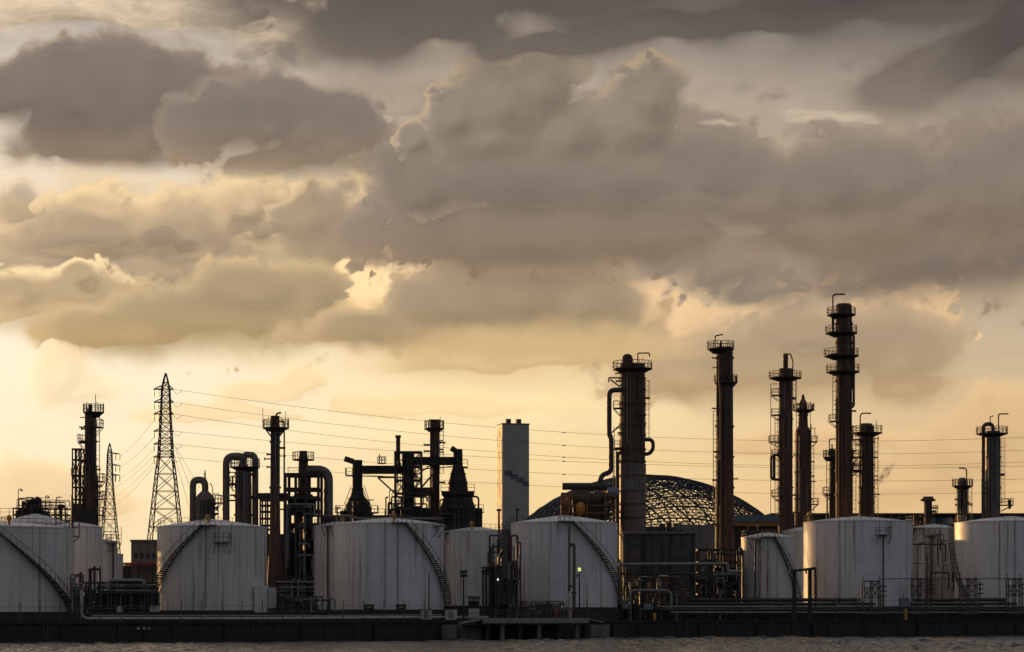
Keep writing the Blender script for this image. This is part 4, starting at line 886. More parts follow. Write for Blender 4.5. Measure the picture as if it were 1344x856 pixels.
# ------------------------------------------------------------------ low buildings and plant between the tanks
def block(name, label, cat, x0, x1, yt, D, depth, mat, extra=None, group=None):
    root = thing(name, label, cat, (XW((x0+x1)/2, D), D, GROUND), group)
    MB().box(XW(x0, D), XW(x1, D), D, D+depth, GROUND, ZW(yt, D)).build('wall', mat, root)
    if extra: extra(root, D)
    return root
def x1(root, D):
    MB().box(XW(171, D), XW(210, D), D-.3, D+12.3, ZW(711, D), ZW(708.5, D)).build('roof_edge', 'concrete', root)
    m = MB()
    for x in (176, 184, 192, 200): m.box(XW(x, D), XW(x+4.5, D), D-.06, D+.01, ZW(733, D), ZW(726, D))
    m.build('louvre', 'dark_steel', root)
    MB().box(XW(166, D), XW(212, D), D-3, D-.4, ZW(742, D), ZW(739, D)).build('canopy', 'red_paint', root)
    for x in (167, 182, 200): MB().bar(P(x, 742, D-2.8), (XW(x, D-2.8), D-2.8, GROUND), .25).build('post', 'dark_steel', root)
block('control_building', 'flat roofed grey concrete block between the small white tank and the rusty tank', 'building', 172, 209, 709, QD(190)+66, 12, 'concrete', x1)
block('sun_block_hall', 'dark windowless hall added as a sun block behind the rusty tank and the slender rust stack', 'building', 212, 414, 701, QD(310)+84, 10, 'dark_concrete')  # added hall: keeps low sun off the process frame, closes bright gaps
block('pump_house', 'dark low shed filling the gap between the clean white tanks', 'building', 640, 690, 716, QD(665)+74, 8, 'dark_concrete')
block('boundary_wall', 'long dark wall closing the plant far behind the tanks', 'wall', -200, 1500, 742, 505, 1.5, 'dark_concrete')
def cv(root, D):
    m = MB().box(XW(816.5, D), XW(914, D), D-.35, D+9.4, ZW(700.5, D), ZW(697.5, D)); m.build('roof_slab', 'concrete', root)
    for x in (845, 880): MB().box(XW(x-.6, D), XW(x+.6, D), D-.22, D+.003, GROUND, ZW(701, D)).build('pilaster', 'dark_concrete', root)
    m = MB(); rail_run(m, [P(818, 697.5, D), P(850, 697.5, D)], 1.1, .07, 1.2); m.build('roof_railing', 'rail_steel', root)
    for x, y in ((861, 690), (869, 686), (878, 684), (884, 691), (893, 693)):
        MB().lathe(XW(x, D+3), D+3, [(ZW(698, D), .5), (ZW(y+2, D), .45), (ZW(y, D), .15)], 10).build('roof_vent', 'dark_steel', root)
D = QD(865)+22
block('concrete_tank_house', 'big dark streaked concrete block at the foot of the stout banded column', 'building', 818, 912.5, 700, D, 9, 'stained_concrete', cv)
block('boiler_house', 'plain grey flat wall in front of the lattice dome', 'building', 884, 946, 689, QD(915)+118, 8, 'concrete')
def sh(root, D):
    MB().box(XW(961, D), XW(1022, D), D-1, D+9, ZW(685, D), ZW(677, D)).build('roof', 'teal_roof', root)
    MB().box(XW(961, D), XW(1022, D), D-.7, D-.1, ZW(690.5, D), ZW(685.2, D)).build('fascia', 'ochre_paint', root)
block('warehouse', 'shed with a teal roof and ochre fascia behind the narrow rusty tank', 'building', 962, 1021, 690.6, QD(990)+78, 8, 'dark_concrete', sh)
def lr(root, D):
    MB().box(XW(1010, D), XW(1460, D), D-1, D+22, ZW(675.8, D), ZW(673.8, D)).build('roof', 'dark_steel', root)
    for k in range(9):
        x = 1165+k*24; MB().box(XW(x, D), XW(x+15, D), D-.12, D+.01, ZW(688, D), ZW(680, D)).build('window_band', 'blue_paint', root)
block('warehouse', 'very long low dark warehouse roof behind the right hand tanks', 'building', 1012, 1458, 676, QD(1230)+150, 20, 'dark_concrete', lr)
# dense plant behind the left tanks
D = QD(60)+74
un = thing('process_structure', 'tangled black rooftop unit of thin pipes and rails above the leftmost tanks', 'process plant', (XW(60, D), D, GROUND))
frame_mb([22, 34, 47, 60, 76, 90], [668, 676, 684, 700, 812], D, 5, .18, [(0, 1), (3, 1)], .12).build('frame', 'dark_steel', un)
MB().box(XW(24, D), XW(62, D), D-2, D+2, ZW(690, D), ZW(671, D)).build('housing', 'black_steel', un)
for x, y in ((31, 659), (38, 657), (43, 655), (49, 653), (52, 655)):
    MB().lathe(XW(x, D), D, [(ZW(672, D), .38), (ZW(y, D), .34), (ZW(y-1.2, D), .1)], 10).build('vessel', 'black_steel', un)
random_pipes(un, rng, 22, 94, 652, 690, D, 5, 46, (.035, .09), ('dark_pipe', 'rail_steel'), .6)
m = MB(); rail_run(m, [P(0, 677, D-3), P(24, 677, D-3)], 1.1, .07, 1.2); rail_run(m, [P(56, 668, D-3), P(92, 668, D-3)], 1.1, .07, 1.2); rail_run(m, [P(75, 690, D-3), P(95, 690, D-3)], 1.1, .07, 1.2); m.build('railing', 'rail_steel', un)
MB().lathe(XW(80, D-3), D-3, [(ZW(692, D), .25), (ZW(668, D), .25), (ZW(667, D), .6), (ZW(664, D), .55), (ZW(663, D), .1)], 10).build('vent', 'dark_steel', un)
def crook_lamp(label, x, yt, yb, D, arm):
    r0 = thing('lamp_post', label, 'lamp post', (XW(x, D), D, ZW(yb, D)))
    MB().pipe([P(x, yb, D), P(x, yt, D), P(x+arm, yt, D), P(x+arm, yt+1.5, D)], .07, .35, 6).build('pole', 'dark_steel', r0)
    MB().lathe(XW(x+arm, D), D, [(ZW(yt+2.6, D), .3), (ZW(yt+1.2, D), .16)], 10).build('lamp_head', 'dark_steel', r0)
crook_lamp('crook topped lamp post among the pipes above the leftmost tank', 24, 642, 690, D-4, 4.5)
crook_lamp('small crook lamp above the tangled rooftop unit', 60, 651, 680, D-4, 3.5)
# thin pole and mast at the end of the left tank
D = QD(95)+20
gp = thing('ladder_mast', 'thin tall pole with ladder cage between the first two tanks', 'mast', (XW(94.5, D), D, GROUND))
MB().tube([P(94.5, 650, D), (XW(94.5, D), D, GROUND)], .14, 8).build('pole', 'dark_pipe', gp)
ladder_mb(MB(), P(100, 704, D), P(100, 684, D), .7).build('ladder_cage', 'rail_steel', gp)
m = MB(); m.bar(P(94.5, 704, D), P(104, 704, D), .16); m.bar(P(94.5, 713, D), P(104, 705, D), .12); m.bar(P(94.5, 692, D), P(104, 692, D), .12); m.build('bracket', 'dark_steel', gp)
# white cabinet beside the rusty tank
D = QD(345)+13
cb = thing('equipment_cabinet', 'white sheet steel enclosure stepping out from the rusty tank', 'cabinet', (XW(348, D), D, GROUND))
MB().box(XW(334, D), XW(350, D), D, D+3, GROUND, ZW(769, D)).build('cabinet', 'stained_white_paint', cb)
MB().box(XW(350.05, D), XW(360.5, D), D+.3, D+2.5, ZW(798, D), ZW(771, D)).build('side_box', 'light_grey_paint', cb)

# ------------------------------------------------------------------ pipe rack between the first tanks
D = QD(155)+14
pk = thing('pipe_rack', 'crowded steel pipe rack with rows of upright pipes left of the rusty tank', 'pipe rack', (XW(155, D), D, GROUND))
frame_mb([110, 132, 154, 176, 204], [765, 776, 806], D, 3.5, .2).build('frame', 'dark_steel', pk)
MB().box(XW(112, D), XW(205, D), D+1.2, D+3, GROUND, ZW(777, D)).build('dark_backing', 'black_steel', pk)  # black backing box, added to cover sunlit gaps behind the risers
for k in range(22):
    x = 112+k*4.3+rng.uniform(-1.3, 1.3); MB().pipe([P(x, 806, D-1.6+rng.uniform(0, 3)), P(x, rng.choice((768, 772, 777)), D-.5)], rng.uniform(.06, .14), .3, 6).build('riser', rng.choice(('grey_pipe', 'dark_pipe', 'grey_pipe')), pk)
for y, a, b, q, mt in ((768, 128, 206, .13, 'grey_pipe'), (771.5, 126, 200, .16, 'dark_pipe'), (775.5, 130, 206, .1, 'grey_pipe'), (779, 112, 206, .12, 'dark_pipe'), (800, 112, 206, .14, 'dark_pipe'), (796, 116, 190, .1, 'dark_pipe')):
    MB().tube([P(a, y, D-1.9), P(b, y, D-1.9)], q, 8).build('pipe', mt, pk)
MB().pipe([P(142, 775, D-2.2), P(142, 762, D-2.2), P(187, 762, D-2.2), P(190, 766, D-2.2)], .24, .8, 10).build('pipe', 'grey_pipe', pk)
for x, y, w in ((106, 752, 2.6), (118, 747, 2.4), (124, 744, 2.), (131, 745, 1.6)): MB().lathe(XW(x, D-2), D-2, [(ZW(790 if x > 107 else 776, D), w*D/F*.8), (ZW(y, D), w*D/F*.8), (ZW(y-1, D), w*D/F*.3)], 10).build('valve_stack', 'dark_pipe', pk)
MB().pipe([P(119, 806, D-2), P(119, 747, D-2), P(131, 747, D-2), P(131, 775, D-2)], .16, .4, 8).build('pipe', 'dark_pipe', pk)
m = MB().lathe(XW(157, D-2.6), D-2.6, [(ZW(806, D), .42), (ZW(797, D), .42), (ZW(795.5, D), .1)], 10); m.build('bottle', 'light_grey_paint', pk)
# fence and the pale pipe along the left quay
def fence(label, xa, xb, off, yt, step, zbase=GROUND):
    s0, s1 = S(xa, off), S(xb, off); o = on_quay(s0, off)
    root = thing('quay_fence', label, 'fence', (o.x, o.y, zbase), 'post fences along the quay')
    x = xa
    while x <= xb:
        t_ = qp(x, yt, off); MB().bar((t_.x, t_.y, zbase), t_, .11).build('post', 'rail_steel', root); x += step
    m = MB()
    for f in (.25, .5, .75):
        a, b = qp(xa, yt, off), qp(xb, yt, off); m.bar((a.x, a.y, zbase+(a.z-zbase)*f), (b.x, b.y, zbase+(b.z-zbase)*f), .04)
    m.build('rail', 'rail_steel', root)
fence('post and wire fence along the quay in front of the left tanks', -28, 205, 1.0, 790, 26.8)
fence('post and wire fence in front of the rusty and broad white tanks', 238, 570, 1.0, 788, 26.6)
fence('post and wire fence behind the jetty', 690, 790, 2.4, 787, 26.8)
fence('short post fence in front of the big clean tank', 1096, 1190, 3.0, 780, 30)
qpipe = thing('quay_pipe', 'pale pipe running along the quay edge below the left tanks', 'pipe', qp(107, 812, 3))
MB().pipe([qp(107, 775, 3.), qp(107, 812, 3.), qp(330, 812, 3.), qp(560, 810.5, 3.), qp(640, 810.5, 3.)], .19, .9, 10).build('pipe', 'light_grey_paint', qpipe)
for x in range(125, 640, 38): p_ = qp(x, 813.5, 3.); MB().box(p_.x-.15, p_.x+.15, p_.y-.2, p_.y+.2, GROUND, p_.z+.1).build('support', 'dark_steel', qpipe)
lp = thing('quay_pipe', 'thinner dark pipe just behind the pale quay pipe', 'pipe', qp(107, 808, 4.2))
MB().pipe([qp(120, 808.5, 4.2), qp(420, 808.5, 4.2), qp(580, 807.5, 4.2)], .12, .5, 8).build('pipe', 'grey_pipe', lp)
for x in range(130, 580, 50): p_ = qp(x, 810, 4.2); MB().box(p_.x-.1, p_.x+.1, p_.y-.15, p_.y+.15, GROUND, p_.z+.1).build('support', 'dark_steel', lp)
# dark plant at the foot of the process frame
D = QD(388)+16
vg = thing('valve_manifold', 'dark manifold of small pipes beneath the process frame', 'manifold', (XW(388, D), D, GROUND))
frame_mb([362, 386, 410], [757, 766, 784, 806], D, 2.4, .2).build('frame', 'dark_steel', vg)
for y, a, b, mt in ((764, 361, 411, 'grey_pipe'), (771, 366, 411, 'grey_pipe'), (777, 363, 411, 'dark_pipe'), (790, 363, 411, 'dark_pipe'), (803, 355, 420, 'grey_pipe')): MB().tube([P(a, y, D-1.4), P(b, y, D-1.4)], .12, 8).build('pipe', mt, vg)
for x in (383, 391): MB().pipe([P(x, 802, D-1.5), P(x, 762, D-1.5), P(x+4, 760, D-1.5)], .13, .3, 8).build('riser', 'grey_pipe', vg)
random_pipes(vg, rng, 362, 412, 760, 804, D, 2, 14, (.05, .11), ('dark_pipe', 'grey_pipe'))
# small masts and boxes on the quay
def mast(label, x, yt, D, cross):
    r0 = thing('signal_mast', label, 'mast', (XW(x, D), D, GROUND))
    MB().lathe(XW(x, D), D, [(GROUND, .11), (ZW(yt+10, D), .07), (ZW(yt, D), .03)], 8).build('pole', 'dark_steel', r0)
    m = MB(); m.bar(P(x-1.6, cross, D), P(x+1.6, cross, D), .1); m.build('cross_piece', 'dark_steel', r0)
mast('thin bare mast on the quay before the broad white tank', 563, 752, QD(563)+3, 758)
def qbox(label, x0, x1, yt, yb, off, mat, name='equipment_box'):
    a = qp(x0, yb, off); b = qp(x1, yb, off); o = thing(name, label, 'box', ((a.x+b.x)/2, a.y, GROUND))
    w = b.x-a.x; y = a.y; zt = ZW(yt, y); zb = ZW(yb, y)
    MB().box(a.x, a.x+w, y, y+1.2, max(zb, GROUND), zt).build('body', mat, o)
    MB().box(a.x-.06, a.x+w+.06, y-.07, y+1.27, zt+.004, zt+.08).build('lid', 'dark_steel', o)
    if zb > GROUND+.1:
        for xx in (a.x+.1, a.x+w-.1): MB().bar((xx, y+.3, GROUND), (xx, y+.3, zb), .12).build('leg', 'dark_steel', o)
    MB().box(a.x+w*.3, a.x+w*.7, y-.02, y+.005, max(zb, GROUND)+.2, zt-.2).build('panel', 'grey_pipe', o)
qbox('grey steel box at the quay edge under the thin bare mast', 552, 567, 800, 813, 2, 'light_grey_paint')
qbox('wide grey steel box right of the foot of the curving staircase', 584, 600, 800, 813.5, 2, 'light_grey_paint')
qbox('small dark box against the broad white tank, left of centre', 478, 491, 794, 800, 7.5, 'dark_steel')
qbox('small dark box against the broad white tank, right of centre', 520, 533, 794, 800, 7.5, 'dark_steel')
qbox('slate blue box under the low pipe loop', 845, 857, 791.5, 800, 3, 'blue_paint')
qbox('small blue grey box right of the jetty', 816.5, 826, 790, 799, 3, 'blue_paint')
qbox('grey box beside the pipelines before the big clean tank', 1181, 1192, 786, 796, 3, 'blue_paint')
qbox('low blue white box at the foot of the rusty tank staircase', 197, 209, 795, 803, 6.9, 'light_grey_paint')
# floodlight mast
D = QD(608)+3.2
fm = thing('floodlight_mast', 'quay floodlight mast carrying four lamps in a square', 'floodlight', (XW(608.5, D), D, GROUND))
MB().lathe(XW(608.5, D), D, [(GROUND, .13), (ZW(750, D), .09)], 8).build('pole', 'dark_steel', fm)
m = MB(); m.bar(P(604, 751, D), P(613, 751, D), .1); m.bar(P(604, 756, D), P(613, 756, D), .1); m.build('cross_arm', 'dark_steel', fm)
for x in (606, 611.2):
    for y in (750.5, 755.5): MB().tube([P(x, y, D-.35), P(x, y, D+.1)], [.26, .16], 10).build('floodlight', 'dark_steel', fm)
# shelter
D = QD(622)+2
sl = thing('shelter', 'small open guard shelter with a flat dark roof on the quay', 'shelter', (XW(622, D), D, GROUND))
MB().box(XW(613.5, D), XW(631, D), D-.3, D+2.3, ZW(784.5, D), ZW(783, D)).build('roof', 'dark_steel', sl)
MB().box(XW(615, D), XW(629, D), D, D+2, GROUND, ZW(799, D)).build('wall', 'light_grey_paint', sl)
MB().box(XW(615, D), XW(629, D), D+1.9, D+1.98, ZW(799, D)+.004, ZW(784.6, D)).build('back_panel', 'dark_steel', sl)
for x in (615.3, 620, 624.5, 628.7): MB().bar(P(x, 799, D+.06), P(x, 784.6, D+.06), .1).build('post', 'dark_steel', sl)
MB().box(XW(615.4, D), XW(628.6, D), D+.1, D+1.8, ZW(789, D), ZW(784.7, D)).build('blind', 'light_grey_paint', sl)
# valve risers beside the shelter
D = QD(650)+5
vr = thing('valve_manifold', 'cluster of tall dark valve risers between the set back tank and the clean tank', 'manifold', (XW(650, D), D, GROUND))
for k, (x, yt, w) in enumerate(((634, 751, .16), (638, 750, .2), (643, 748, .22), (647, 746, .3), (651, 749, .18), (655, 750, .2), (659, 744, .2), (664, 765, .3), (668, 768, .22))):
    d = D+rng.uniform(-1, 1); z = ZW(yt, d)
    MB().lathe(XW(x, d), d, [(GROUND, w), (z, w), (z, w*2.), (z+.22, w*2.), (z+.22, w*.8), (z+.55, w*.8), (z+.55, w*2.2), (z+.66, w*2.2)], 10).build('riser', 'dark_pipe', vr)
    if k % 2 == 0: m = MB().tube([(XW(x, d)-.5, d, z+.62), (XW(x, d)+.5, d, z+.62)], .07, 6); m.build('hand_wheel', 'dark_steel', vr)
MB().pipe([P(634, 800, D-1), P(634, 752, D-1), P(642, 752, D-1)], .14, .3, 8).build('pipe', 'dark_pipe', vr)
MB().pipe([P(655, 796, D-1), P(655, 730, D), P(662, 722, D)], .22, .5, 8).build('pipe', 'dark_pipe', vr)
MB().tube([P(661.5, 796, D-1), P(661.5, 700, D+8)], .5, 10).build('vessel', 'dark_steel', vr)
for x, y in ((655, 668), (678.5, 667)):
    d = QD(660)+30; o = thing('safety_vent', 'flat capped black vent pole %s' % ('left of the pale chimney tower base' if x < 660 else 'in front of the pale chimney tower base'), 'vent pole', (XW(x, d), d, GROUND))
    MB().lathe(XW(x, d), d, [(GROUND, .14), (ZW(y+3, d), .14)], 8).build('pole', 'dark_pipe', o); MB().lathe(XW(x, d), d, [(ZW(y+3, d)+.003, .2), (ZW(y+2.6, d), .42), (ZW(y+1, d), .42), (ZW(y, d), .15)], 10).build('cap', 'dark_steel', o)
def lamp_post(label, x, yt, D, mat, r):
    o = thing('lamp_post', label, 'lamp post', (XW(x, D), D, GROUND)); z = ZW(yt, D)
    MB().lathe(XW(x, D), D, [(GROUND, .12), (z-.4, .08), (z-r, .1)], 8).build('pole', 'dark_steel', o)
    h = MB().lathe(XW(x, D), D, [(z-r, r*.2), (z-r*.7, r*.72), (z, r), (z+r*.7, r*.72), (z+r, .02)], 14); h.build('lamp_globe', mat, o)
    MB().ring(XW(x, D), D, z, r+.04, .07, seg=14).build('guard_ring', 'dark_steel', o)
    m = MB(); m.bar(P(x-3, yt+8, D), P(x, yt+8, D), .09); m.bar(P(x-3, yt+6, D), P(x-3, yt+11, D), .16); m.build('bracket', 'dark_steel', o)
lamp_post('lit yellow green globe lamp on a dark post at the jetty', 760.5, 747.5, QD(760)-.6, 'green_lamp', .27)
lamp_post('small lit white lamp among the valve risers', 653.5, 760.8, QD(653)+2, 'white_lamp', .14)

# ------------------------------------------------------------------ jetty
off = -7.
jt = thing('jetty', 'low loading jetty on piles with a pale deck edge in front of the clean tank', 'jetty', qp(705, 830, off))
s0, s1 = S(634, off), S(771, off)
m = MB(); quay_box(m, s0, s1, off, -.35, ZW(817, QD(705)+off)-.35, ZW(812, QD(705)+off)); m.build('deck', 'dark_concrete', jt)
m = MB(); quay_box(m, s0-.1, s1+.1, off-.25, off-.003, ZW(817, QD(705)+off)-.1, ZW(811, QD(705)+off)); m.build('deck_edge', 'grey_pipe', jt)
for x in (640, 659, 682, 707, 733, 757, 768):
    p_ = qp(x, 817, off+.6); MB().lathe(p_.x, p_.y, [(-2, .33), (p_.z-.3, .33)], 12).build('pile', 'concrete' if x in (659, 707, 757) else 'black_steel', jt)
zd = ZW(812, QD(705)+off)
m = MB()
for f in (0,): rail_run(m, [Vector((*on_quay(s0+(s1-s0)*k/8, off+.3).xy, zd)) for k in range(9)], 1.1, .06, 2.2)
m.build('railing', 'rail_steel', jt)
for lbl, xa, xb, ya, yb in (('sloping gangway climbing to the left end of the jetty', 604, 634, 818, 812.5), ('short sloping gangway at the right end of the jetty', 771, 790, 812.5, 817)):
    a, b = qp(xa, ya, off+.7), qp(xb, yb, off+.7); g = thing('gangway', lbl, 'gangway', a)
    MB().bar(a, b, .9, .16).build('walkway', 'grey_pipe', g); m = MB(); rail_run(m, [a-Vector((0, .45, 0)), b-Vector((0, .45, 0))], 1., .06, 1.); m.build('railing', 'rail_steel', g)
for lbl, xa, xb in (('weathered concrete mooring block left of the jetty', 588, 600), ('broad low concrete mooring block under the left gangway', 606, 632), ('weathered concrete mooring block right of the jetty', 776, 800), ('dark concrete mooring block furthest right of the jetty', 806, 822)):
    m = MB(); quay_box(m, S(xa, -2), S(xb, -2), -2., -.4, -2., ZW(820, QD(xa)-2)); o = m.build('mooring_block', 'concrete' if xa < 610 or xa == 776 else 'dark_concrete'); tag(o, lbl, 'mooring block', 'mooring blocks')
# loading gear on the jetty
D = QD(700)+off+2.2
ld = thing('loading_manifold', 'low tangle of dark hoses and valves on the jetty deck', 'manifold', (XW(710, D), D, zd))
for k in range(26):
    x = 690+k*2.6+rng.uniform(-1, 1)
    if x < 748: MB().pipe([P(x, 811.5, D+rng.uniform(-1, 2)), P(x, 800+rng.uniform(-7, 6), D), P(x+rng.uniform(2, 7), 801+rng.uniform(-3, 5), D)], rng.uniform(.05, .13), .25, 6).build('pipe', rng.choice(('dark_pipe', 'rust_pipe', 'dark_pipe', 'grey_pipe')), ld)
for x in (731, 735): MB().lathe(XW(x, D), D, [(zd, .3), (ZW(799, D), .3), (ZW(797, D), .1)], 10).build('valve', 'red_paint' if x == 731 else 'dark_pipe', ld)
MB().box(XW(703, D), XW(725, D), D, D+1, zd+.2, ZW(794, D)).build('skid', 'dark_steel', ld)
D = QD(748)-1
la = thing('riser_loop', 'pair of tall dark pipes with a loop standing before the clean tank', 'pipe', (XW(750, D), D, GROUND))
MB().pipe([P(747, 797, D), P(747, 770, D), P(747, 690, D+12)], .2, .3, 8).build('riser', 'dark_pipe', la)
MB().pipe([P(748, 715, D+6), P(753.5, 715, D+6), P(753.5, 800, D)], .24, .6, 8).build('riser', 'dark_pipe', la)
MB().pipe([P(747, 769, D), P(752, 770, D)], .16).build('elbow', 'dark_pipe', la)
MB().box(XW(750, D), XW(757, D), D-.5, D+.5, ZW(778.5, D), ZW(777, D)).build('flange', 'dark_steel', la)
MB().lathe(XW(747.5, D-1), D-1, [(GROUND, .3), (ZW(783, D), .28), (ZW(776, D), .1)], 10).build('bollard', 'light_grey_paint', la)
D = QD(680)+4
lb2 = thing('riser_loop', 'thin dark pipe loop at the left edge of the clean tank', 'pipe', (XW(680, D), D, GROUND))
MB().pipe([P(678.5, 800, D), P(678.5, 712, D), P(683, 712, D), P(683, 796, D)], .13, .5, 8).build('riser', 'dark_pipe', lb2)
MB().pipe([P(670, 790, D), P(676, 770, D), P(680, 764, D)], .18, .5, 8).build('elbow', 'dark_pipe', lb2)

# ------------------------------------------------------------------ pipes before the concrete block
D = QD(850)+10
pl = thing('low_pipe_loop', 'low grey pipe loop with two rounded shoulders before the dark concrete block', 'pipe', (XW(850, D), D, GROUND))
MB().pipe([P(817, 789, D), P(826, 788, D), P(828, 775, D), P(878, 775, D), P(881, 781, D), P(881, 800, D)], .2, .7, 10).build('pipe', 'grey_pipe', pl)
for x in (836, 850, 866): MB().bar(P(x, 776, D+.3), (XW(x, D+.3), D+.3, GROUND), .15).build('support', 'dark_steel', pl)
MB().lathe(XW(860, D-.5), D-.5, [(ZW(800, D), .4), (ZW(786, D), .35), (ZW(782, D), .1)], 10).build('valve', 'dark_steel', pl)
D = QD(885)+16
ep = thing('elevated_pipeline', 'horizontal pipeline pair on trestles across the face of the dark concrete block', 'pipeline', (XW(885, D), D, GROUND))
MB().pipe([P(812, 741, D), P(944, 740, D), P(946, 740, D), P(955, 739, D), P(955, 750, D), P(972, 750, D)], .26, .5, 10).build('pipe', 'grey_pipe', ep)
MB().pipe([P(812, 753, D), P(936, 753, D), P(936, 770, D)], .14, .4, 8).build('pipe', 'dark_pipe', ep)
for x in (822, 850, 878, 906, 932): MB().bar(P(x, 741, D+.5), (XW(x, D+.5), D+.5, GROUND), .24).build('trestle', 'dark_steel', ep)
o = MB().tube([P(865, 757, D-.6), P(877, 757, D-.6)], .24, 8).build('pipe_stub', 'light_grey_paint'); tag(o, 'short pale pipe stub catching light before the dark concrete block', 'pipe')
D = QD(945)+24
ps = thing('process_structure', 'dark lattice of beams at the foot of the tall straight rust column', 'process plant', (XW(945, D), D, GROUND))
frame_mb([916, 932, 948, 970], [722, 738, 752, 766, 780, 806], D, 5, .3, [(0, 2)], .16).build('frame', 'dark_steel', ps)
MB().box(XW(930, D), XW(971, D), D+1, D+2.4, GROUND, ZW(745, D)).build('housing', 'black_steel', ps)
random_pipes(ps, rng, 916, 970, 726, 800, D-2.6, 1.5, 18, (.07, .17), ('dark_pipe', 'grey_pipe', 'dark_pipe'))
for x in (912, 918, 927): MB().tube([P(x, 800, D-3), P(x, 724 if x != 927 else 730, D-3)], .14, 8).build('riser', 'rust_pipe', ps)
o = MB().pipe([P(970, 720, QD(972)+16), P(973.5, 720, QD(972)+16), P(975, 728, QD(972)+16), P(975.5, 800, QD(972)+16)], .17, .9, 8).build('bent_pipe', 'dark_pipe'); tag(o, 'bent dark pipe against the left edge of the narrow rusty tank', 'pipe')
# ------------------------------------------------------------------ pipelines along the right quay
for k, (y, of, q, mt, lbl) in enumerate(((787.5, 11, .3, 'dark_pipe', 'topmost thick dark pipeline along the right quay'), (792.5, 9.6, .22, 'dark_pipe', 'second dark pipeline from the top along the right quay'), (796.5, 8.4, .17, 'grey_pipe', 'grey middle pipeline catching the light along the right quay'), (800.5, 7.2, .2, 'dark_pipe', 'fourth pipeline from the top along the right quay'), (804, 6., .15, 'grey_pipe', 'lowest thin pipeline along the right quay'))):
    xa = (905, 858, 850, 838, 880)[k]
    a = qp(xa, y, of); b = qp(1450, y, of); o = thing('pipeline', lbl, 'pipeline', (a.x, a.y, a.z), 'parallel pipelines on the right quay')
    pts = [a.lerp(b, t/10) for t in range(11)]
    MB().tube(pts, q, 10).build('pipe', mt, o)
    m = MB()
    for t in range(0, 29):
        p_ = a.lerp(b, (t+.5)/29); m = MB(); m.tube([p_-_t*.12, p_+_t*.12], q*1.35, 10); 
        if t % 3 == k % 3: m.build('flange', mt, o)
for x in range(870, 1440, 62):
    s_ = S(x, 5.); m = MB()
    for of in (5.3, 11.8): p_ = on_quay(s_, of); m.bar((p_.x, p_.y, GROUND), (p_.x, p_.y, ZW(790, p_.y)-.35 if of > 6 else ZW(806, p_.y)), .22)
    a, b = on_quay(s_, 5.3), on_quay(s_, 11.8); m.bar((a.x, a.y, ZW(806, a.y)), (b.x, b.y, ZW(790, b.y)-.35), .2)
    o = m.build('pipe_trestle', 'dark_steel'); tag(o, 'dark steel trestle carrying the right hand pipelines', 'trestle', 'trestles under the right pipelines')
# portal frame before the gold striped tank
D = QD(1052)+6
g = thing('portal_frame', 'plain steel portal with a slanting top beam before the gold striped tank edge', 'gantry', (XW(1052, D), D, GROUND))
for x, yt, mt in ((1042.5, 750, 'dark_concrete'), (1063, 748, 'dark_concrete')): m = MB(); m.bar((XW(x, D), D, GROUND), P(x, yt, D), .55, .5); m.build('post', mt, g)
MB().bar(P(1036.5, 750, D-.5), P(1071, 746, D-.5), .5, .4).build('beam', 'dark_steel', g)
MB().pipe([P(1066, 745.5, D-.9), P(1070, 745.5, D-.9), P(1070.8, 796, D-.9)], .17, .5, 8).build('pipe', 'dark_pipe', g)
MB().tube([P(1058, 749, D-.6), P(1058, 753, D-.6)], .14, 8).build('hook', 'dark_steel', g)
# braced valve stands
def stand(label, x0, x1, yt, D):
    o = thing('braced_stand', label, 'steel stand', (XW((x0+x1)/2, D), D, GROUND), 'braced stands before the right hand tanks')
    frame_mb([x0, (x0+x1)/2, x1], [yt, yt+9, yt+22, 806], D, 1.6, .17, [(0, 1), (1, 1), (1, 0)], .1).build('frame', 'rail_steel', o)
    for x in (x0, x1): MB().bar(P(x, yt, D-.8), P(x, yt-7, D-.8), .12).build('post', 'rail_steel', o)
    for y in (yt+7, yt+13, yt+19): MB().tube([P(x1+1, y, D-.9), P(x1+10, y, D-.9)], .09, 6).build('valve_rod', 'dark_steel', o)
    MB().tube([P(x1+5, yt+3, D-.8), P(x1+5, 800, D-.8)], .12, 8).build('riser', 'dark_pipe', o)
    rl = MB(); rl.bar(P(x0, yt, D-.85), P(x1, yt, D-.85), .2); rl.build('walkway', 'dark_steel', o)
stand('braced valve stand before the right half of the gold striped tank', 1133, 1154, 763, QD(1145)+8)
stand('braced valve stand before the rust stained cream tank', 1197, 1217, 760, QD(1207)+8)
stand('braced valve stand at the foot of the staircase on the rightmost tank', 1260, 1281, 760, QD(1270)+8)
stand('braced valve stand at the right frame edge', 1322, 1340, 760, QD(1330)+8)
hr_ = thing('catwalk_rail', 'thin high rail linking the braced valve stands', 'rail', P(1160, 759, QD(1200)+8))
MB().tube([P(1155, 760, QD(1154)+7.5), P(1197, 759.5, QD(1197)+7.5), P(1260, 760, QD(1260)+7.5), P(1400, 759, QD(1400)+7.5)], .08, 6).build('rail', 'rail_steel', hr_)
o = MB().lathe(XW(859, QD(859)+2), QD(859)+2, [(GROUND, .18), (ZW(806, QD(859)), .22), (ZW(804.5, QD(859)), .1)], 8).build('quay_marker', 'yellow_paint'); tag(o, 'small yellow marker under the slate blue box on the quay', 'marker')
o = MB().lathe(XW(1189, QD(1189)+2), QD(1189)+2, [(GROUND, .22), (ZW(801, QD(1189)), .22), (ZW(799.5, QD(1189)), .1)], 8).build('quay_marker', 'yellow_paint'); tag(o, 'small yellow marker before the grey box on the right quay', 'marker')

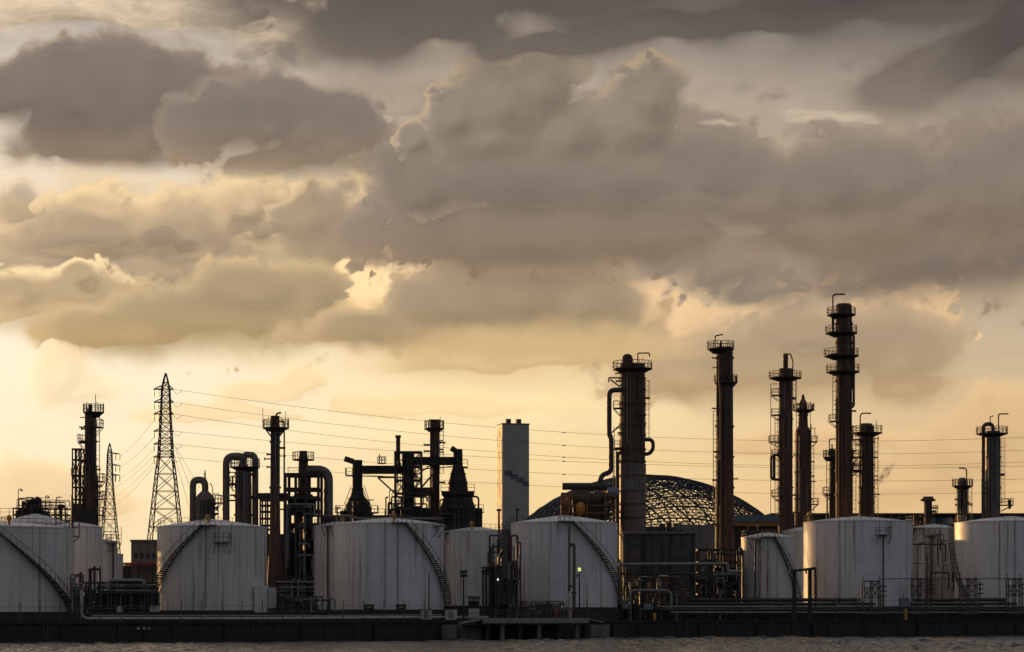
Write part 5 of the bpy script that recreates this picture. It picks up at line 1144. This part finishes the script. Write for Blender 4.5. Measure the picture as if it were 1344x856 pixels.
# ------------------------------------------------------------------ wisp of smoke
def smoke():
    D = QD(1150)+150; rg = random.Random(2)
    m = bpy.data.materials.new('smoke'); m.use_nodes = True; nt = m.node_tree; nt.nodes.clear(); L = nt.links.new
    o_ = nt.nodes.new('ShaderNodeOutputMaterial'); v = nt.nodes.new('ShaderNodeVolumePrincipled'); v.inputs['Color'].default_value = (.35, .31, .28, 1)
    tc = nt.nodes.new('ShaderNodeTexCoord'); n = nt.nodes.new('ShaderNodeTexNoise'); L(tc.outputs['Object'], n.inputs[0]); n.inputs['Scale'].default_value = .8; n.inputs['Detail'].default_value = 4
    mr = nt.nodes.new('ShaderNodeMapRange'); L(n.outputs[0], mr.inputs[0]); mr.inputs[1].default_value = .42; mr.inputs[2].default_value = .72; mr.inputs[3].default_value = 0; mr.inputs[4].default_value = 1.1
    L(mr.outputs[0], v.inputs['Density']); L(v.outputs[0], o_.inputs['Volume']); MAT['smoke'] = m
    mb = MB()
    pts = [P(1148, 640, D), P(1152, 634, D), P(1157, 628, D), P(1162, 621, D), P(1168, 614, D), P(1176, 607, D)]
    mb.tube(pts, [.2, .7, 1.15, 1.0, .8, .3], 12)
    tag(mb.build('smoke', 'smoke'), 'small dark wisp of smoke right of the medium column', 'smoke', None, 'stuff')
smoke()

# ------------------------------------------------------------------ more pipework at ground level
def pipe_cluster(label, x0, x1, y0, y1, D, n, seed, mats=('dark_pipe', 'grey_pipe', 'dark_pipe', 'rust_pipe')):
    o = thing('pipe_cluster', label, 'pipework', (XW((x0+x1)/2, D), D, GROUND), 'pipework clusters at the foot of the tanks')
    rg = random.Random(seed); random_pipes(o, rg, x0, x1, y0, y1, D, 2.2, n, (.05, .15), mats, .45)
    for k in range(n//3):
        x = rg.uniform(x0, x1); d = D-1.2; z = ZW(rg.uniform(y0+5, y1-6), d); w = rg.uniform(.1, .2)
        MB().lathe(XW(x, d), d, [(GROUND, w), (z, w), (z, w*2), (z+.18, w*2), (z+.18, w*.6), (z+.5, w*.6), (z+.5, w*2.1), (z+.58, w*2.1)], 8).build('valve', rg.choice(('dark_pipe', 'dark_steel', 'grey_pipe')), o)
pipe_cluster('dense dark pipework at the foot of the dark concrete block', 818, 905, 757, 803, QD(860)+15, 30, 1)
pipe_cluster('dark pipework between the dark concrete block and the narrow rusty tank', 905, 972, 752, 803, QD(940)+17, 26, 2)
pipe_cluster('dark pipes and valves beside the lower end of the leftmost staircase', 92, 112, 752, 806, QD(100)+11, 14, 3)
pipe_cluster('low dark pipework between the rusty tank and the broad white tank', 360, 440, 782, 806, QD(400)+9, 22, 4)
pipe_cluster('tangled dark pipework between the set back tank and the clean tank', 640, 682, 700, 800, QD(660)+17, 20, 5, ('dark_pipe', 'dark_steel', 'rust_pipe'))
pipe_cluster('dark pipework between the biggest clean tank and the rust stained cream tank', 1192, 1256, 700, 800, QD(1222)+28, 12, 6, ('rust_pipe', 'dark_pipe'))
pipe_cluster('low dark pipework on the quay under the clean tank', 672, 745, 788, 806, QD(705)+4, 22, 7)
# ------------------------------------------------------------------ sun, camera, render settings
sd = bpy.data.lights.new("sun", 'SUN'); sd.energy = 3.4; sd.angle = R(.6); sd.color = (1.0, .56, .21)
so = bpy.data.objects.new("sun", sd); C.objects.link(so)
_d = Vector((math.sin(SUN_AZ)*math.cos(SUN_EL), math.cos(SUN_AZ)*math.cos(SUN_EL), math.sin(SUN_EL)))
so.rotation_euler = _d.to_track_quat('Z', 'Y').to_euler(); so.location = _d*900
cd = bpy.data.cameras.new("camera"); co = bpy.data.objects.new("camera", cd); C.objects.link(co)
co.location = (0, 0, H); co.rotation_euler = (R(90), 0, 0)
cd.sensor_width = 36.0; cd.lens = F/1344*36.0; cd.shift_y = (HY-428)/1344.0; cd.clip_start = .5; cd.clip_end = 30000
SC.camera = co
SC.render.engine = 'CYCLES'
SC.cycles.use_adaptive_sampling = True; SC.cycles.adaptive_threshold = .02; SC.cycles.adaptive_min_samples = 12
SC.cycles.use_denoising = True; SC.cycles.denoiser = 'OPENIMAGEDENOISE'; SC.cycles.denoising_input_passes = 'RGB_ALBEDO_NORMAL'
SC.cycles.max_bounces = 5; SC.cycles.diffuse_bounces = 2; SC.cycles.glossy_bounces = 2; SC.cycles.volume_bounces = 1
SC.view_settings.view_transform = 'Standard'; SC.view_settings.look = 'None'; SC.view_settings.exposure = 0; SC.view_settings.gamma = 1
SC.view_settings.use_curve_mapping = False
